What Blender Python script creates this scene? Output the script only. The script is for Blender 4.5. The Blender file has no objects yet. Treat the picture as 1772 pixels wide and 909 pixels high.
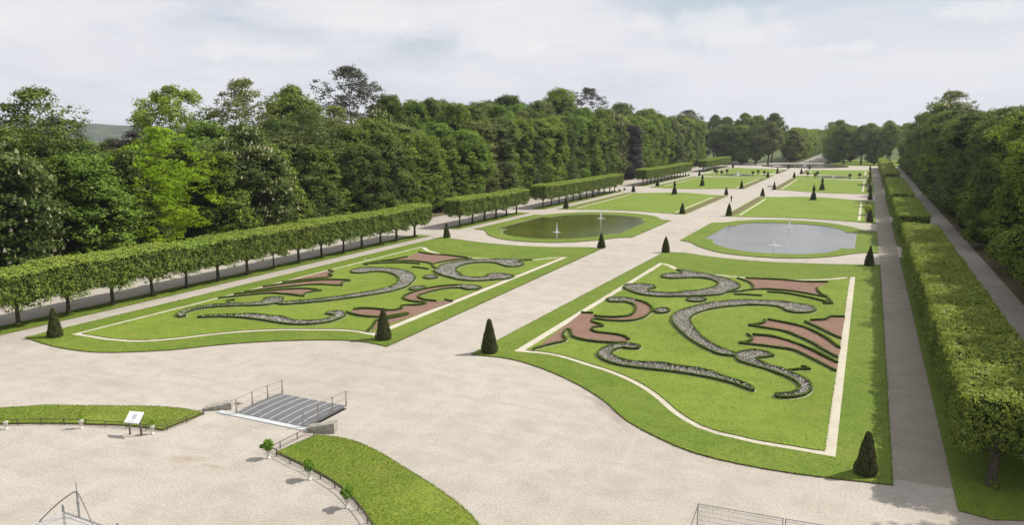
DATA = {"red1":[[-22.93,52.84],[-23.77,66.16],[-22.61,66.31],[-22.24,65.49],[-21.13,65.46],[-19.95,66.01],[-19.29,66.87],[-19.24,68.4],[-19.6,70.32],[-20.35,71.8],[-20.64,73.72],[-19.64,73.21],[-18.42,71.6],[-17.94,70.04],[-17.75,68.14],[-17.89,66.44],[-18.4,65.26],[-19.17,64.64],[-20.76,64.31],[-21.65,64.42],[-21.84,63.81],[-21.45,63.06],[-20.76,62.68],[-20.68,61.59],[-20.9,61.14],[-20.6,60.34],[-20.12,59.96],[-19.44,59.96],[-18.29,59.91],[-17.41,59.56],[-16.88,58.81],[-16.88,57.97],[-17.55,57.53],[-18.53,57.2],[-19.6,57.12],[-20.65,57.26],[-21.38,57.71],[-21.94,58.65],[-22.48,59.79],[-22.71,59.54],[-22.56,58.59],[-22.13,57.44],[-21.58,56.61],[-21.54,55.79],[-22.09,54.91],[-22.53,54.1]],"h_red1":[[[-23.77,66.16],[-22.66,66.46]],[[-22.24,65.49],[-21.13,65.46],[-19.95,66.01],[-19.29,66.87],[-19.24,68.4],[-19.6,70.32],[-20.35,71.8],[-21.25,72.39],[-22.07,72.01],[-22.71,71.91],[-23.36,72.58],[-23.24,73.56],[-22.04,74.12],[-20.67,73.83],[-19.64,73.21],[-18.42,71.6],[-17.91,70.05],[-17.75,68.14],[-17.89,66.44],[-18.4,65.26],[-19.17,64.64],[-20.76,64.31],[-21.65,64.42],[-21.9,63.99],[-21.45,63.06],[-20.7,62.71],[-20.19,62.06],[-20.68,61.59],[-20.9,61.14],[-20.6,60.34],[-20.12,59.96],[-19.44,59.96],[-18.29,59.91],[-17.41,59.56],[-16.88,58.81]],[[-16.8,57.88],[-17.51,57.39],[-18.49,57.09],[-19.56,57.01],[-20.62,57.19],[-21.33,57.59],[-21.94,58.65],[-22.48,59.79],[-22.71,59.54],[-22.56,58.59],[-22.13,57.44],[-21.58,56.61],[-21.59,55.89],[-22.09,54.91],[-22.5,54.03],[-22.93,52.84]]],"fl_cres":[[-23.36,72.58],[-23.24,73.56],[-22.04,74.12],[-20.67,73.83],[-20.35,71.8],[-21.25,72.39],[-22.07,72.01],[-22.71,71.91]],"fl_scr2":[[-15.43,57.01],[-15.76,57.46],[-16.33,57.6],[-17.06,57.17],[-17.71,56.54],[-17.98,55.42],[-18.0,54.06],[-17.69,53.28],[-17.02,52.51],[-16.26,51.99],[-15.39,51.72],[-14.41,51.67],[-13.29,51.71],[-12.01,51.82],[-10.64,51.82],[-9.28,51.68],[-7.9,51.27],[-6.98,50.83],[-6.15,50.23],[-5.76,50.08],[-5.97,50.73],[-6.65,51.42],[-7.58,51.93],[-8.35,52.37],[-9.07,52.97],[-9.96,53.33],[-10.96,53.26],[-11.9,53.28],[-12.43,53.54],[-13.34,53.36],[-14.22,53.02],[-14.97,52.94],[-15.74,53.18],[-16.46,53.56],[-16.89,54.13],[-17.06,54.88],[-16.95,55.79],[-16.68,56.3],[-16.03,56.21],[-15.48,56.47]],"ov1":[[-16.3,70.52],[-16.27,69.96],[-16.43,69.47],[-16.73,69.17],[-17.11,69.15],[-17.45,69.4],[-17.68,69.87],[-17.72,70.43],[-17.56,70.94],[-17.25,71.24],[-16.87,71.26],[-16.52,71.0]],"ov2":[[-14.03,76.92],[-14.06,76.39],[-14.33,75.88],[-14.76,75.55],[-15.24,75.46],[-15.65,75.64],[-15.88,76.06],[-15.86,76.6],[-15.59,77.11],[-15.15,77.46],[-14.66,77.55],[-14.25,77.35]],"fl_scr3":[[-21.49,88.03],[-21.25,89.41],[-20.49,90.14],[-19.48,90.06],[-19.94,90.02],[-19.75,91.22],[-20.82,93.02],[-19.59,92.63],[-18.19,91.95],[-16.52,91.25],[-15.15,90.36],[-13.92,89.19],[-12.81,87.62],[-12.07,85.96],[-11.94,84.25],[-12.24,83.06],[-12.81,81.63],[-13.11,80.27],[-14.78,78.59],[-16.55,77.49],[-17.78,77.05],[-17.4,76.97],[-19.15,76.42],[-20.86,76.66],[-22.3,77.78],[-23.62,79.56],[-23.71,81.08],[-22.34,81.96],[-20.85,81.87],[-20.3,80.58],[-20.82,79.58],[-20.46,78.5],[-19.79,78.37],[-18.45,78.5],[-17.04,79.16],[-17.52,79.42],[-16.49,80.34],[-15.4,81.73],[-14.65,83.59],[-14.4,85.67],[-15.0,87.42],[-15.99,88.48],[-17.51,88.64],[-18.81,87.69],[-20.13,86.89],[-19.87,86.85],[-21.08,87.16]],"tails3":[[[-12.81,81.63],[-11.51,82.67],[-10.52,84.16],[-9.16,85.09],[-7.86,85.26],[-6.55,85.35],[-5.35,84.83],[-4.17,84.25],[-2.89,83.6]],[[-11.9,80.91],[-10.65,81.29],[-9.12,81.45]],[[-8.87,83.69],[-7.06,83.81],[-5.73,83.24],[-4.43,82.48],[-3.14,81.36],[-2.21,80.52]],[[-2.89,83.6],[-2.58,82.15],[-2.21,80.52],[-3.08,80.18]]],"red4":[[-12.15,90.89],[-10.6,91.18],[-7.81,91.63],[-6.4,91.44],[-5.04,91.67],[-3.18,92.45],[-3.79,89.99],[-4.15,88.12],[-3.75,85.72],[-2.89,83.67],[-4.18,84.45],[-5.9,85.29],[-7.23,85.55],[-9.2,85.38],[-10.45,84.64],[-10.75,86.58],[-11.36,88.3]],"h_red4":[[[-12.15,90.89],[-10.6,91.18],[-7.81,91.63],[-6.4,91.44],[-5.04,91.67],[-3.18,92.45]],[[-4.15,88.12],[-3.75,85.72],[-2.89,83.67]],[[-10.45,84.64],[-10.75,86.58],[-11.36,88.3],[-13.03,90.47]]],"fl_scr5":[[-3.58,76.68],[-3.75,77.54],[-4.4,78.45],[-5.99,78.95],[-7.23,79.2],[-9.05,78.86],[-10.83,78.16],[-12.47,76.55],[-13.7,75.02],[-14.57,73.08],[-15.34,70.95],[-15.59,68.86],[-15.24,66.88],[-14.39,64.75],[-13.41,62.85],[-12.38,61.11],[-11.24,59.57],[-10.1,58.33],[-9.19,57.62],[-8.25,57.69],[-8.2,58.02],[-7.83,56.73],[-7.19,56.14],[-5.75,55.4],[-4.6,54.5],[-3.77,53.74],[-3.19,52.68],[-3.09,51.75],[-3.39,50.79],[-3.93,50.26],[-4.43,49.9],[-4.33,49.48],[-3.86,49.5],[-3.1,50.05],[-2.58,50.89],[-2.37,52.22],[-2.57,53.41],[-3.07,54.38],[-3.76,55.03],[-4.22,55.54],[-4.62,55.93],[-5.45,56.29],[-6.21,56.96],[-6.65,57.71],[-6.0,58.39],[-5.48,58.96],[-6.29,59.93],[-7.03,60.04],[-7.78,59.23],[-8.25,58.33],[-9.27,59.22],[-10.38,60.38],[-11.54,62.16],[-12.49,64.21],[-13.31,66.25],[-13.81,68.07],[-13.8,69.97],[-13.23,71.94],[-12.23,73.76],[-11.0,75.18],[-9.35,76.44],[-7.6,76.95],[-6.71,76.46],[-6.12,75.26],[-5.27,74.74],[-4.17,75.26]],"spur5":[[[-4.21,55.44],[-3.83,55.91],[-3.35,56.33],[-2.73,56.62],[-3.08,57.05],[-3.4,57.0]]],"red6":[[-7.3,70.75],[-6.33,70.53],[-5.2,70.04],[-4.08,69.34],[-2.94,67.75],[-2.06,66.16],[-0.99,63.48],[-1.04,60.78],[-2.15,62.35],[-3.22,64.26],[-4.31,65.68],[-5.44,66.95],[-6.54,67.46],[-7.64,67.67],[-8.1,67.94],[-7.78,68.83],[-7.44,69.65]],"h_red6":[[[-7.31,70.85],[-6.33,70.53],[-5.2,70.04],[-4.08,69.34],[-2.94,67.75],[-2.06,66.16],[-0.99,63.56]],[[-7.63,70.7],[-7.43,70.01],[-7.78,68.83],[-8.59,67.91],[-7.64,67.67],[-6.54,67.46],[-5.45,67.04],[-4.32,65.76],[-3.22,64.34],[-2.16,62.43],[-1.06,60.69]]],"red7":[[-7.84,64.78],[-6.25,64.85],[-4.65,63.88],[-3.08,62.19],[-2.07,60.77],[-1.02,59.22],[-1.05,57.1],[-2.42,58.99],[-3.41,60.25],[-4.43,61.29],[-5.39,61.42],[-6.86,61.53],[-7.86,61.63],[-7.71,62.66],[-7.81,63.91]],"h_red7":[[[-7.84,64.78],[-6.25,64.85],[-4.65,63.88],[-3.08,62.19],[-2.07,60.77],[-1.02,59.22]],[[-8.3,64.7],[-7.81,63.91],[-7.71,62.66],[-8.46,61.6],[-6.87,61.61],[-5.4,61.5],[-4.43,61.36],[-3.41,60.32],[-2.42,58.99],[-1.04,57.01]]],"red8":[[-4.08,71.58],[-3.64,72.2],[-2.6,72.95],[-2.12,74.39],[-0.92,74.96],[-1.0,66.74],[-1.94,67.99],[-3.06,69.81]],"h_red8":[[[-3.75,72.2],[-2.6,73.05],[-2.13,74.5],[-0.94,75.05]],[[-4.18,71.43],[-3.06,69.81],[-1.94,67.99],[-1.0,66.66]]],"rib_bot":[[-23.71,52.24],[-22.22,52.59],[-20.55,52.43],[-18.7,51.66],[-16.92,50.85],[-16.41,50.67],[-14.07,49.22],[-12.29,47.64],[-11.06,46.19],[-9.95,44.65],[-8.8,43.37],[-7.89,42.59],[-6.69,42.05],[-5.89,41.94],[-4.61,41.69],[-2.6,41.69],[-0.69,41.6]],"rib_top":[[-23.96,97.03],[-23.35,96.99],[-21.55,94.69],[-20.96,93.75],[-17.47,92.19],[-15.12,91.9],[-12.11,91.61],[-9.24,91.81],[-6.5,92.66],[-3.82,94.26],[-2.48,95.49],[-0.74,97.63]],"lawn_bot":[[-26.94,49.88],[-23.83,50.16],[-20.43,48.91],[-16.93,46.72],[-14.31,44.44],[-11.97,41.72],[-9.59,39.97],[-7.41,38.83],[-4.93,38.41],[-2.1,38.46],[0.29,38.81],[2.23,39.16]],"lawn_top":[[2.33,108.68],[1.02,108.07],[-3.33,106.52],[-6.12,105.71],[-13.38,104.86],[-18.99,105.99],[-23.46,107.91],[-25.87,107.38]],"bridge":[[-34.06,32.69],[-33.04,36.61],[-28.33,36.69],[-29.16,32.71]],"stoneL":[[-36.26,32.18],[-35.7,32.31],[-34.99,33.04]],"stoneR":[[-28.22,32.27],[-27.47,32.21],[-26.53,32.6]],"fenceR":[[-27.37,31.85],[-28.03,31.93],[-28.05,30.37],[-28.08,29.18],[-26.14,28.54],[-24.87,28.22],[-23.2,27.67],[-21.65,27.03],[-20.76,26.51],[-19.84,25.93],[-19.03,25.35],[-18.26,24.7]],"fenceL":[[-46.68,24.41],[-45.28,25.35],[-43.47,26.36],[-42.12,27.0],[-40.58,27.57],[-40.55,27.52],[-39.09,27.97],[-37.69,28.35],[-36.37,28.59],[-35.75,28.84],[-35.69,30.27],[-35.8,31.84]],"cresL":[[-52.46,25.43],[-48.12,27.06],[-46.22,28.48],[-43.79,29.57],[-41.34,30.64],[-38.8,31.63],[-36.44,31.93],[-35.87,31.81],[-35.98,28.92],[-38.54,28.46],[-40.98,27.56],[-43.32,26.58],[-45.47,25.46],[-48.28,23.24]],"cresR":[[-27.37,32.09],[-25.46,32.35],[-23.07,31.75],[-20.47,30.6],[-17.62,29.27],[-15.78,28.24],[-14.41,27.22],[-13.03,25.74],[-17.17,23.8],[-18.63,25.24],[-20.0,26.26],[-22.1,27.5],[-24.64,28.42],[-27.8,29.28]],"urns":[[-27.69,28.6],[-24.06,27.54],[-20.58,25.99],[-40.57,27.14],[-44.37,25.16],[-36.07,28.3]],"panel":[[-37.16,27.69],[-36.44,27.87]],"tentz":[[-26.36,16.61],[-23.52,16.6],[-25.4,16.63],[-26.36,15.62],[-24.21,16.63]],"hfence":[[-5.33,29.37],[-2.04,29.61],[-1.94,29.61],[-0.46,29.66]],"shr":[[-66.99,184.07],[-66.26,188.27],[-66.4,194.26],[-66.69,200.52],[-66.49,205.08],[-66.44,209.74],[-66.75,216.9],[-66.86,221.97],[-65.89,296.57],[-66.09,302.41],[-65.95,306.84],[-65.98,312.22]],"std":[[-57.98,328.61],[-54.75,321.66],[-54.73,334.8],[-42.46,323.0],[-41.88,334.92],[-38.59,328.05],[-21.65,326.44],[-18.48,319.58],[-18.38,331.88],[-5.95,317.47],[-2.62,324.01]],"people":[[-30.74,195.4],[-33.24,591.79],[-29.84,551.97],[-31.38,607.81],[-27.09,540.66],[-22.91,519.03]],"misc":[[-26.78,251.47],[-59.35,80.84],[0.89,175.46],[1.22,282.65],[-30.52,26.57],[-14.65,44.88],[-13.04,42.26]]}
import bpy, bmesh, math, numpy as np
from mathutils import Vector, Matrix
from mathutils.geometry import tessellate_polygon

XC = -30.6          # x of the garden's central axis (camera stands at x = 0)
scene = bpy.context.scene
COL = scene.collection
R_ = math.radians
# ------------------------------------------------------------------ nodes
def newmat(name):
    m = bpy.data.materials.new(name); m.use_nodes = True
    nt = m.node_tree; nt.nodes.clear()
    out = nt.nodes.new('ShaderNodeOutputMaterial')
    return m, nt, out
def nd(nt, typ, **kw):
    n = nt.nodes.new(typ)
    for k, v in kw.items():
        if k in n.inputs.keys(): n.inputs[k].default_value = v
        else: setattr(n, k, v)
    return n
def c4(c): return (c[0], c[1], c[2], 1)
def noise(nt, scale, detail=4, rough=.55, vec=None, dist=0):
    n = nd(nt, 'ShaderNodeTexNoise', Scale=scale, Detail=detail, Roughness=rough, Distortion=dist)
    if vec is not None: nt.links.new(vec, n.inputs['Vector'])
    return n.outputs['Fac']
def ramp(nt, fac, stops, interp='LINEAR'):
    r = nt.nodes.new('ShaderNodeValToRGB'); r.color_ramp.interpolation = interp
    e = r.color_ramp.elements
    while len(e) > 1: e.remove(e[-1])
    e[0].position = stops[0][0]; e[0].color = c4(stops[0][1])
    for p, c in stops[1:]:
        q = e.new(p); q.color = c4(c)
    nt.links.new(fac, r.inputs[0]); return r.outputs[0]
def mix(nt, fac, a, b, mode='MIX'):
    m = nt.nodes.new('ShaderNodeMixRGB'); m.blend_type = mode
    for s, v in ((0, fac), (1, a), (2, b)):
        if isinstance(v, (int, float)): m.inputs[s].default_value = v
        elif isinstance(v, tuple): m.inputs[s].default_value = c4(v)
        else: nt.links.new(v, m.inputs[s])
    return m.outputs[0]
def mth(nt, op, a, b=0.0, clamp=False):
    m = nt.nodes.new('ShaderNodeMath'); m.operation = op; m.use_clamp = clamp
    for s, v in ((0, a), (1, b)):
        if isinstance(v, (int, float)): m.inputs[s].default_value = v
        else: nt.links.new(v, m.inputs[s])
    return m.outputs[0]
def bsdf(nt, out, color, rough=.9, spec=.2, metal=0, bump=None, bdist=.02, bstr=.5):
    b = nt.nodes.new('ShaderNodeBsdfPrincipled')
    if isinstance(color, tuple): b.inputs['Base Color'].default_value = c4(color)
    else: nt.links.new(color, b.inputs['Base Color'])
    b.inputs['Roughness'].default_value = rough; b.inputs['Metallic'].default_value = metal
    b.inputs['Specular IOR Level'].default_value = spec
    if bump is not None:
        bp = nd(nt, 'ShaderNodeBump', Strength=bstr, Distance=bdist)
        nt.links.new(bump, bp.inputs['Height']); nt.links.new(bp.outputs[0], b.inputs['Normal'])
    nt.links.new(b.outputs[0], out.inputs[0]); return b
def pos(nt, scale=(1, 1, 1), loc=(0, 0, 0), rot=0):
    g = nt.nodes.new('ShaderNodeNewGeometry'); m = nt.nodes.new('ShaderNodeMapping')
    m.inputs['Scale'].default_value = scale; m.inputs['Location'].default_value = loc
    m.inputs['Rotation'].default_value = (0, 0, rot)
    nt.links.new(g.outputs['Position'], m.inputs[0]); return m.outputs[0]
def simple(name, col, rough=.7, spec=.3, metal=0, var=.25, sc=8.0):
    m, nt, out = newmat(name)
    v = pos(nt); f = noise(nt, sc, 5, .6, v)
    c = ramp(nt, f, [(.25, tuple(x*(1-var) for x in col)), (.75, tuple(min(1, x*(1+var)) for x in col))])
    bsdf(nt, out, c, rough, spec, metal, f, .01, .3); return m

def patch(nt, cx, cy, rx, ry, rot=0, sx=1, sy=1, sc=2.0, thr=(.45, .6)):
    """a worn patch with a ragged outline at one place of the gravel"""
    v = pos(nt, (1, 1, 0))
    s = nd(nt, 'ShaderNodeVectorMath', operation='SUBTRACT'); nt.links.new(v, s.inputs[0]); s.inputs[1].default_value = (cx, cy, 0)
    r = nd(nt, 'ShaderNodeVectorRotate', rotation_type='Z_AXIS', Angle=-rot); nt.links.new(s.outputs[0], r.inputs['Vector'])
    k = nd(nt, 'ShaderNodeVectorMath', operation='MULTIPLY'); nt.links.new(r.outputs[0], k.inputs[0]); k.inputs[1].default_value = (1/rx, 1/ry, 0)
    l = nd(nt, 'ShaderNodeVectorMath', operation='LENGTH'); nt.links.new(k.outputs[0], l.inputs[0])
    k2 = nd(nt, 'ShaderNodeVectorMath', operation='MULTIPLY'); nt.links.new(r.outputs[0], k2.inputs[0]); k2.inputs[1].default_value = (sx, sy, 0)
    n = noise(nt, sc, 5, .6, k2.outputs[0])
    a = mth(nt, 'MULTIPLY', mth(nt, 'SUBTRACT', 1.0, l.outputs['Value'], True), 1.6, True)
    m = nt.nodes.new('ShaderNodeMapRange'); m.inputs[1].default_value = thr[0]; m.inputs[2].default_value = thr[1]
    nt.links.new(n, m.inputs[0])
    return mth(nt, 'MULTIPLY', a, m.outputs[0])

def gravel(name, base, specks=.22, worn=False):
    m, nt, out = newmat(name)
    v = pos(nt)
    big = noise(nt, .055, 5, .6, v); mid = noise(nt, .55, 6, .62, v, .3); fine = noise(nt, 9, 3, .8, v); vf = noise(nt, 30, 2, .8, v)
    c = ramp(nt, big, [(.3, tuple(x*.91 for x in base)), (.5, base), (.72, tuple(x*1.07 for x in base))])
    warm = ramp(nt, mid, [(.3, (.86, .85, .82)), (.55, (1, 1, 1)), (.8, (1.06, 1.03, 1.0))])
    c = mix(nt, 1, c, warm, 'MULTIPLY')
    sp = ramp(nt, fine, [(.28, (1-specks*2,)*3), (.5, (1, 1, 1)), (.74, (1+specks*1.1,)*3)])
    c = mix(nt, 1, c, sp, 'MULTIPLY')
    sp2 = ramp(nt, vf, [(.3, (1-specks,)*3), (.7, (1+specks*.7,)*3)])
    c = mix(nt, 1, c, sp2, 'MULTIPLY')
    if worn:
        stri = noise(nt, 1.0, 5, .6, pos(nt, (.12, 1.1, 1), rot=R_(-28)), .5)
        c = mix(nt, mth(nt, 'MULTIPLY', ramp(nt, stri, [(.5, (0, 0, 0)), (.72, (1, 1, 1))]), .5), c, tuple(x*.74 for x in base))
        stri2 = noise(nt, 1.0, 4, .6, pos(nt, (.9, .1, 1), rot=R_(12)), .4)
        c = mix(nt, mth(nt, 'MULTIPLY', ramp(nt, stri2, [(.55, (0, 0, 0)), (.75, (1, 1, 1))]), .3), c, tuple(x*1.18 for x in base))
        for (cx, cy, rx, ry, ro, sx, sy, sc, k, col) in [(-31.6, 26.7, 1.3, .55, .35, .8, 7, 2.2, .95, (.24, .18, .12)), (-29.6, 26.6, .9, .35, .1, .8, 7, 2.2, .9, (.26, .2, .14)),
                (-14.3, 44.2, 4.2, 1.4, -.75, .6, 2, .8, .8, (.25, .21, .18)), (-12.5, 42.0, 3.0, 1.0, -.8, .6, 2, .8, .7, (.27, .23, .2)),
                (-37, 45, 11, 4, .1, .4, 1.6, .5, .18, (.3, .26, .2)), (-50, 33.0, 10, 2.0, .15, .3, 2, .6, .3, (.29, .25, .2)), (7, 37, 4, 4, 0, 1, 1, .8, .6, (.27, .22, .15)),
                (-10, 33, 9, 3, .5, .5, 2, .5, .25, (.3, .26, .22)), (-22, 35, 6, 3, .5, .5, 2, .6, .25, (.3, .27, .23))]:
            c = mix(nt, mth(nt, 'MULTIPLY', patch(nt, cx, cy, rx, ry, ro, sx, sy, sc, (.4, .62)), k), c, col)
    h = mth(nt, 'ADD', fine, mth(nt, 'MULTIPLY', mid, 1.5))
    bsdf(nt, out, c, .95, .12, 0, h, .02, .55)
    return m

def grass(name, a, b, stripes=0, ang=0, period=2.4, dry=.5):
    m, nt, out = newmat(name)
    v = pos(nt)
    big = noise(nt, .11, 5, .62, v, .5); mid = noise(nt, .9, 5, .65, v); fine = noise(nt, 8, 3, .8, v); vf = noise(nt, 28, 2, .8, pos(nt, (1, .5, 1)))
    c = ramp(nt, big, [(.3, a), (.68, b)])
    c = mix(nt, 1, c, ramp(nt, mid, [(.25, (.76, .82, .72)), (.5, (1, 1, 1)), (.78, (1.2, 1.12, 1.1))]), 'MULTIPLY')
    dr = noise(nt, .35, 6, .7, pos(nt, (1, 1, 1), (31, 7, 0)))
    c = mix(nt, mth(nt, 'MULTIPLY', ramp(nt, dr, [(.52, (0, 0, 0)), (.75, (1, 1, 1))]), dry), c, (.205, .19, .048))
    c = mix(nt, 1, c, ramp(nt, fine, [(.22, (.5, .58, .46)), (.5, (1, 1, 1)), (.8, (1.5, 1.42, 1.3))]), 'MULTIPLY')
    c = mix(nt, 1, c, ramp(nt, vf, [(.3, (.6, .64, .58)), (.7, (1.38, 1.34, 1.3))]), 'MULTIPLY')
    if stripes:
        w = nd(nt, 'ShaderNodeTexWave', Scale=1/period, Distortion=2.2, Detail=2.0); w.inputs['Detail Scale'].default_value = .6
        nt.links.new(pos(nt, rot=ang), w.inputs[0])
        c = mix(nt, 1, c, ramp(nt, w.outputs['Fac'], [(.2, (1-stripes, 1-stripes*.9, 1-stripes)), (.8, (1+stripes, 1+stripes*.9, 1+stripes*.6))]), 'MULTIPLY')
    bsdf(nt, out, c, .85, .15, 0, mth(nt, 'ADD', fine, vf), .03, .6)
    return m

def leafmat(name, dark, light, trans=.3, spec=.12, rough=.55, sat_var=.06, bright_var=.25, stops=None):
    m, nt, out = newmat(name)
    at = nd(nt, 'ShaderNodeAttribute', attribute_name='tone')
    c = ramp(nt, at.outputs['Fac'], stops, 'CONSTANT') if stops else ramp(nt, at.outputs['Fac'], [(0, dark), (1, light)])
    oi = nt.nodes.new('ShaderNodeObjectInfo')
    hs = nt.nodes.new('ShaderNodeHueSaturation')
    nt.links.new(mth(nt, 'ADD', mth(nt, 'MULTIPLY', oi.outputs['Random'], sat_var), .5-sat_var/2), hs.inputs['Hue'])
    w = mth(nt, 'FRACT', mth(nt, 'MULTIPLY', oi.outputs['Random'], 7.31))
    nt.links.new(mth(nt, 'ADD', mth(nt, 'MULTIPLY', w, bright_var), 1-bright_var/2), hs.inputs['Value'])
    nt.links.new(c, hs.inputs['Color'])
    b = nt.nodes.new('ShaderNodeBsdfPrincipled'); nt.links.new(hs.outputs[0], b.inputs['Base Color'])
    b.inputs['Roughness'].default_value = rough; b.inputs['Specular IOR Level'].default_value = spec
    if trans > 0:
        t = nt.nodes.new('ShaderNodeBsdfTranslucent'); nt.links.new(mix(nt, 1, hs.outputs[0], (1.5, 1.35, .6), 'MULTIPLY'), t.inputs[0])
        ms = nt.nodes.new('ShaderNodeMixShader'); ms.inputs[0].default_value = trans
        nt.links.new(b.outputs[0], ms.inputs[1]); nt.links.new(t.outputs[0], ms.inputs[2]); nt.links.new(ms.outputs[0], out.inputs[0])
    else: nt.links.new(b.outputs[0], out.inputs[0])
    return m

def water(name, col, rough, bsc=1.2, bstr=.12, c2=None):
    m, nt, out = newmat(name)
    v = pos(nt); n1 = noise(nt, bsc, 4, .6, v); n2 = noise(nt, bsc*4, 3, .6, v)
    c = ramp(nt, noise(nt, .12, 3, .6, v), [(.35, col), (.7, c2 or tuple(x*1.3 for x in col))])
    b = bsdf(nt, out, c, rough, .5, 0, mth(nt, 'ADD', n1, mth(nt, 'MULTIPLY', n2, .4)), .05, bstr)
    b.inputs['IOR'].default_value = 1.33
    return m

M = dict(
    gravel=gravel('gravel', (.415, .378, .326), .2, True),
    gravel_shaded=gravel('shaded_avenue_gravel', (.315, .28, .228), .2),  # right walk: base colour darkened to deepen the hedge shade lying on it
    red=gravel('brick_red_gravel', (.225, .138, .104), .35),
    ribbon=gravel('pale_sand', (.49, .455, .36), .12),
    soil=simple('soil', (.105, .078, .045), .95, .1, var=.4, sc=5),
    tilled=gravel('tilled_bed', (.155, .125, .072), .3),
    bedsoil=gravel('planted_soil', (.17, .165, .12), .4),
    grass=grass('lawn_grass', (.124, .182, .021), (.168, .226, .033), .045, R_(25), .35),
    grass_edge=grass('border_lawn_grass', (.100, .156, .018), (.14, .192, .028), .03, R_(80), .3, dry=.4),
    grass_far=grass('striped_lawn_grass', (.126, .190, .023), (.166, .228, .034), .07, R_(62), .35),
    grass_rough=grass('rough_lawn_grass', (.108, .165, .018), (.17, .212, .032), dry=.75),
    earth=grass('meadow', (.05, .075, .02), (.08, .1, .03)),
    bark=simple('bark', (.075, .062, .048), .9, .15, var=.4, sc=6),
    stone=simple('weathered_stone', (.3, .28, .235), .9, .2, var=.4, sc=4),
    white=simple('white_paint', (.5, .49, .44), .6, .3, var=.05),
    board=simple('white_board', (.8, .8, .78), .45, .4, var=.02),
    print=simple('grey_print', (.5, .5, .56), .6, .3, var=.1),
    rust=simple('brown_iron', (.075, .055, .045), .7, .4, 0, .3),
    steel=simple('galvanised_steel', (.3, .3, .3), .45, .5, .7, .2),
    rail=simple('dull_rail', (.2, .185, .165), .6, .4, .3, .3),
    deck=simple('blue_grey_plank', (.125, .128, .138), .6, .35, 0, .25, 3),
    joint=simple('worn_joint', (.46, .48, .48), .6, .3, 0, .2, 5),
    black=simple('dark_void', (.015, .014, .012), .9, .1),
    timber=simple('grey_timber', (.14, .125, .105), .85, .2, var=.35),
    foam=simple('foam', (.82, .84, .86), .3, .5, var=.05),
    pond_light=water('pond_water', (.14, .137, .125), .07, 1.6, .4),
    pond_dark=water('murky_pond_water', (.06, .074, .012), .06, 1.6, .3, (.085, .10, .02)),
    trunk_fol=leafmat('clipped_lime_leaves', (.05, .08, .016), (.34, .45, .075), .22, .13, .42, .02, .12),
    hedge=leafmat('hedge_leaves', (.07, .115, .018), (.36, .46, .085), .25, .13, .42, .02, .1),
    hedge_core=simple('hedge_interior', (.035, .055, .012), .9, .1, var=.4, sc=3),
    yew=leafmat('yew_needles', (.03, .038, .014), (.13, .135, .042), .1, .13, .6, .03, .25),
    yew_core=simple('yew_interior', (.016, .02, .008), .9, .1, var=.3),
    box=leafmat('box_leaves', (.045, .075, .012), (.21, .30, .035), .15, .13, .5, .01, .1),
    box_core=simple('box_interior', (.026, .045, .012), .9, .1, var=.3),
    t_dark=leafmat('dark_leaves', (.036, .064, .014), (.175, .25, .045), .22, .13, .5, .028, .35),
    t_mid=leafmat('mid_green_leaves', (.055, .096, .014), (.265, .38, .052), .26, .13, .5, .028, .3),
    t_olive=leafmat('olive_leaves', (.075, .10, .032), (.28, .33, .10), .25, .13, .55, .03, .25),
    t_lime=leafmat('yellow_green_leaves', (.11, .19, .01), (.36, .52, .025), .35, .13, .5, .0, .1),
    t_fresh=leafmat('fresh_green_leaves', (.085, .135, .016), (.32, .42, .06), .3, .13, .5, .02, .2),
    t_grey=leafmat('grey_leaves', (.05, .058, .04), (.13, .14, .10), .15, .13, .55, .02, .2),
    t_purple=leafmat('purple_brown_leaves', (.045, .04, .042), (.12, .10, .105), .15, .13, .55, .02, .2),
    t_flower=leafmat('flowering_chestnut_leaves', (0,)*3, (0,)*3, .22, .13, .5, .02, .15, stops=[(0, (.04, .065, .014)), (.3, (.075, .115, .022)), (.6, (.13, .18, .045)), (.87, (.5, .48, .34)), (.95, (.66, .63, .5))]),
    blooms=leafmat('bedding_flowers', (0,)*3, (0,)*3, .1, .13, .6, .02, .1, stops=[(0, (.10, .11, .065)), (.22, (.2, .2, .165)), (.38, (.34, .31, .31)), (.5, (.25, .2, .25)), (.6, (.52, .5, .49)), (.8, (.72, .7, .67))]),
    plant=leafmat('potted_plant_leaves', (.05, .12, .016), (.26, .42, .05), .25, .13, .5, .02, .1),
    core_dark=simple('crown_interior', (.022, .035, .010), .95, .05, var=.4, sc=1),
    cloth1=simple('dark_cloth', (.03, .028, .03), .9, .1), cloth2=simple('red_cloth', (.4, .09, .06), .9, .1), cloth3=simple('white_cloth', (.7, .68, .64), .9, .1), cloth4=simple('blue_cloth', (.1, .13, .22), .9, .1),
    skin=simple('skin', (.42, .26, .19), .6, .3, var=.05), hair=simple('hair', (.03, .02, .015), .7, .3),
)
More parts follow.
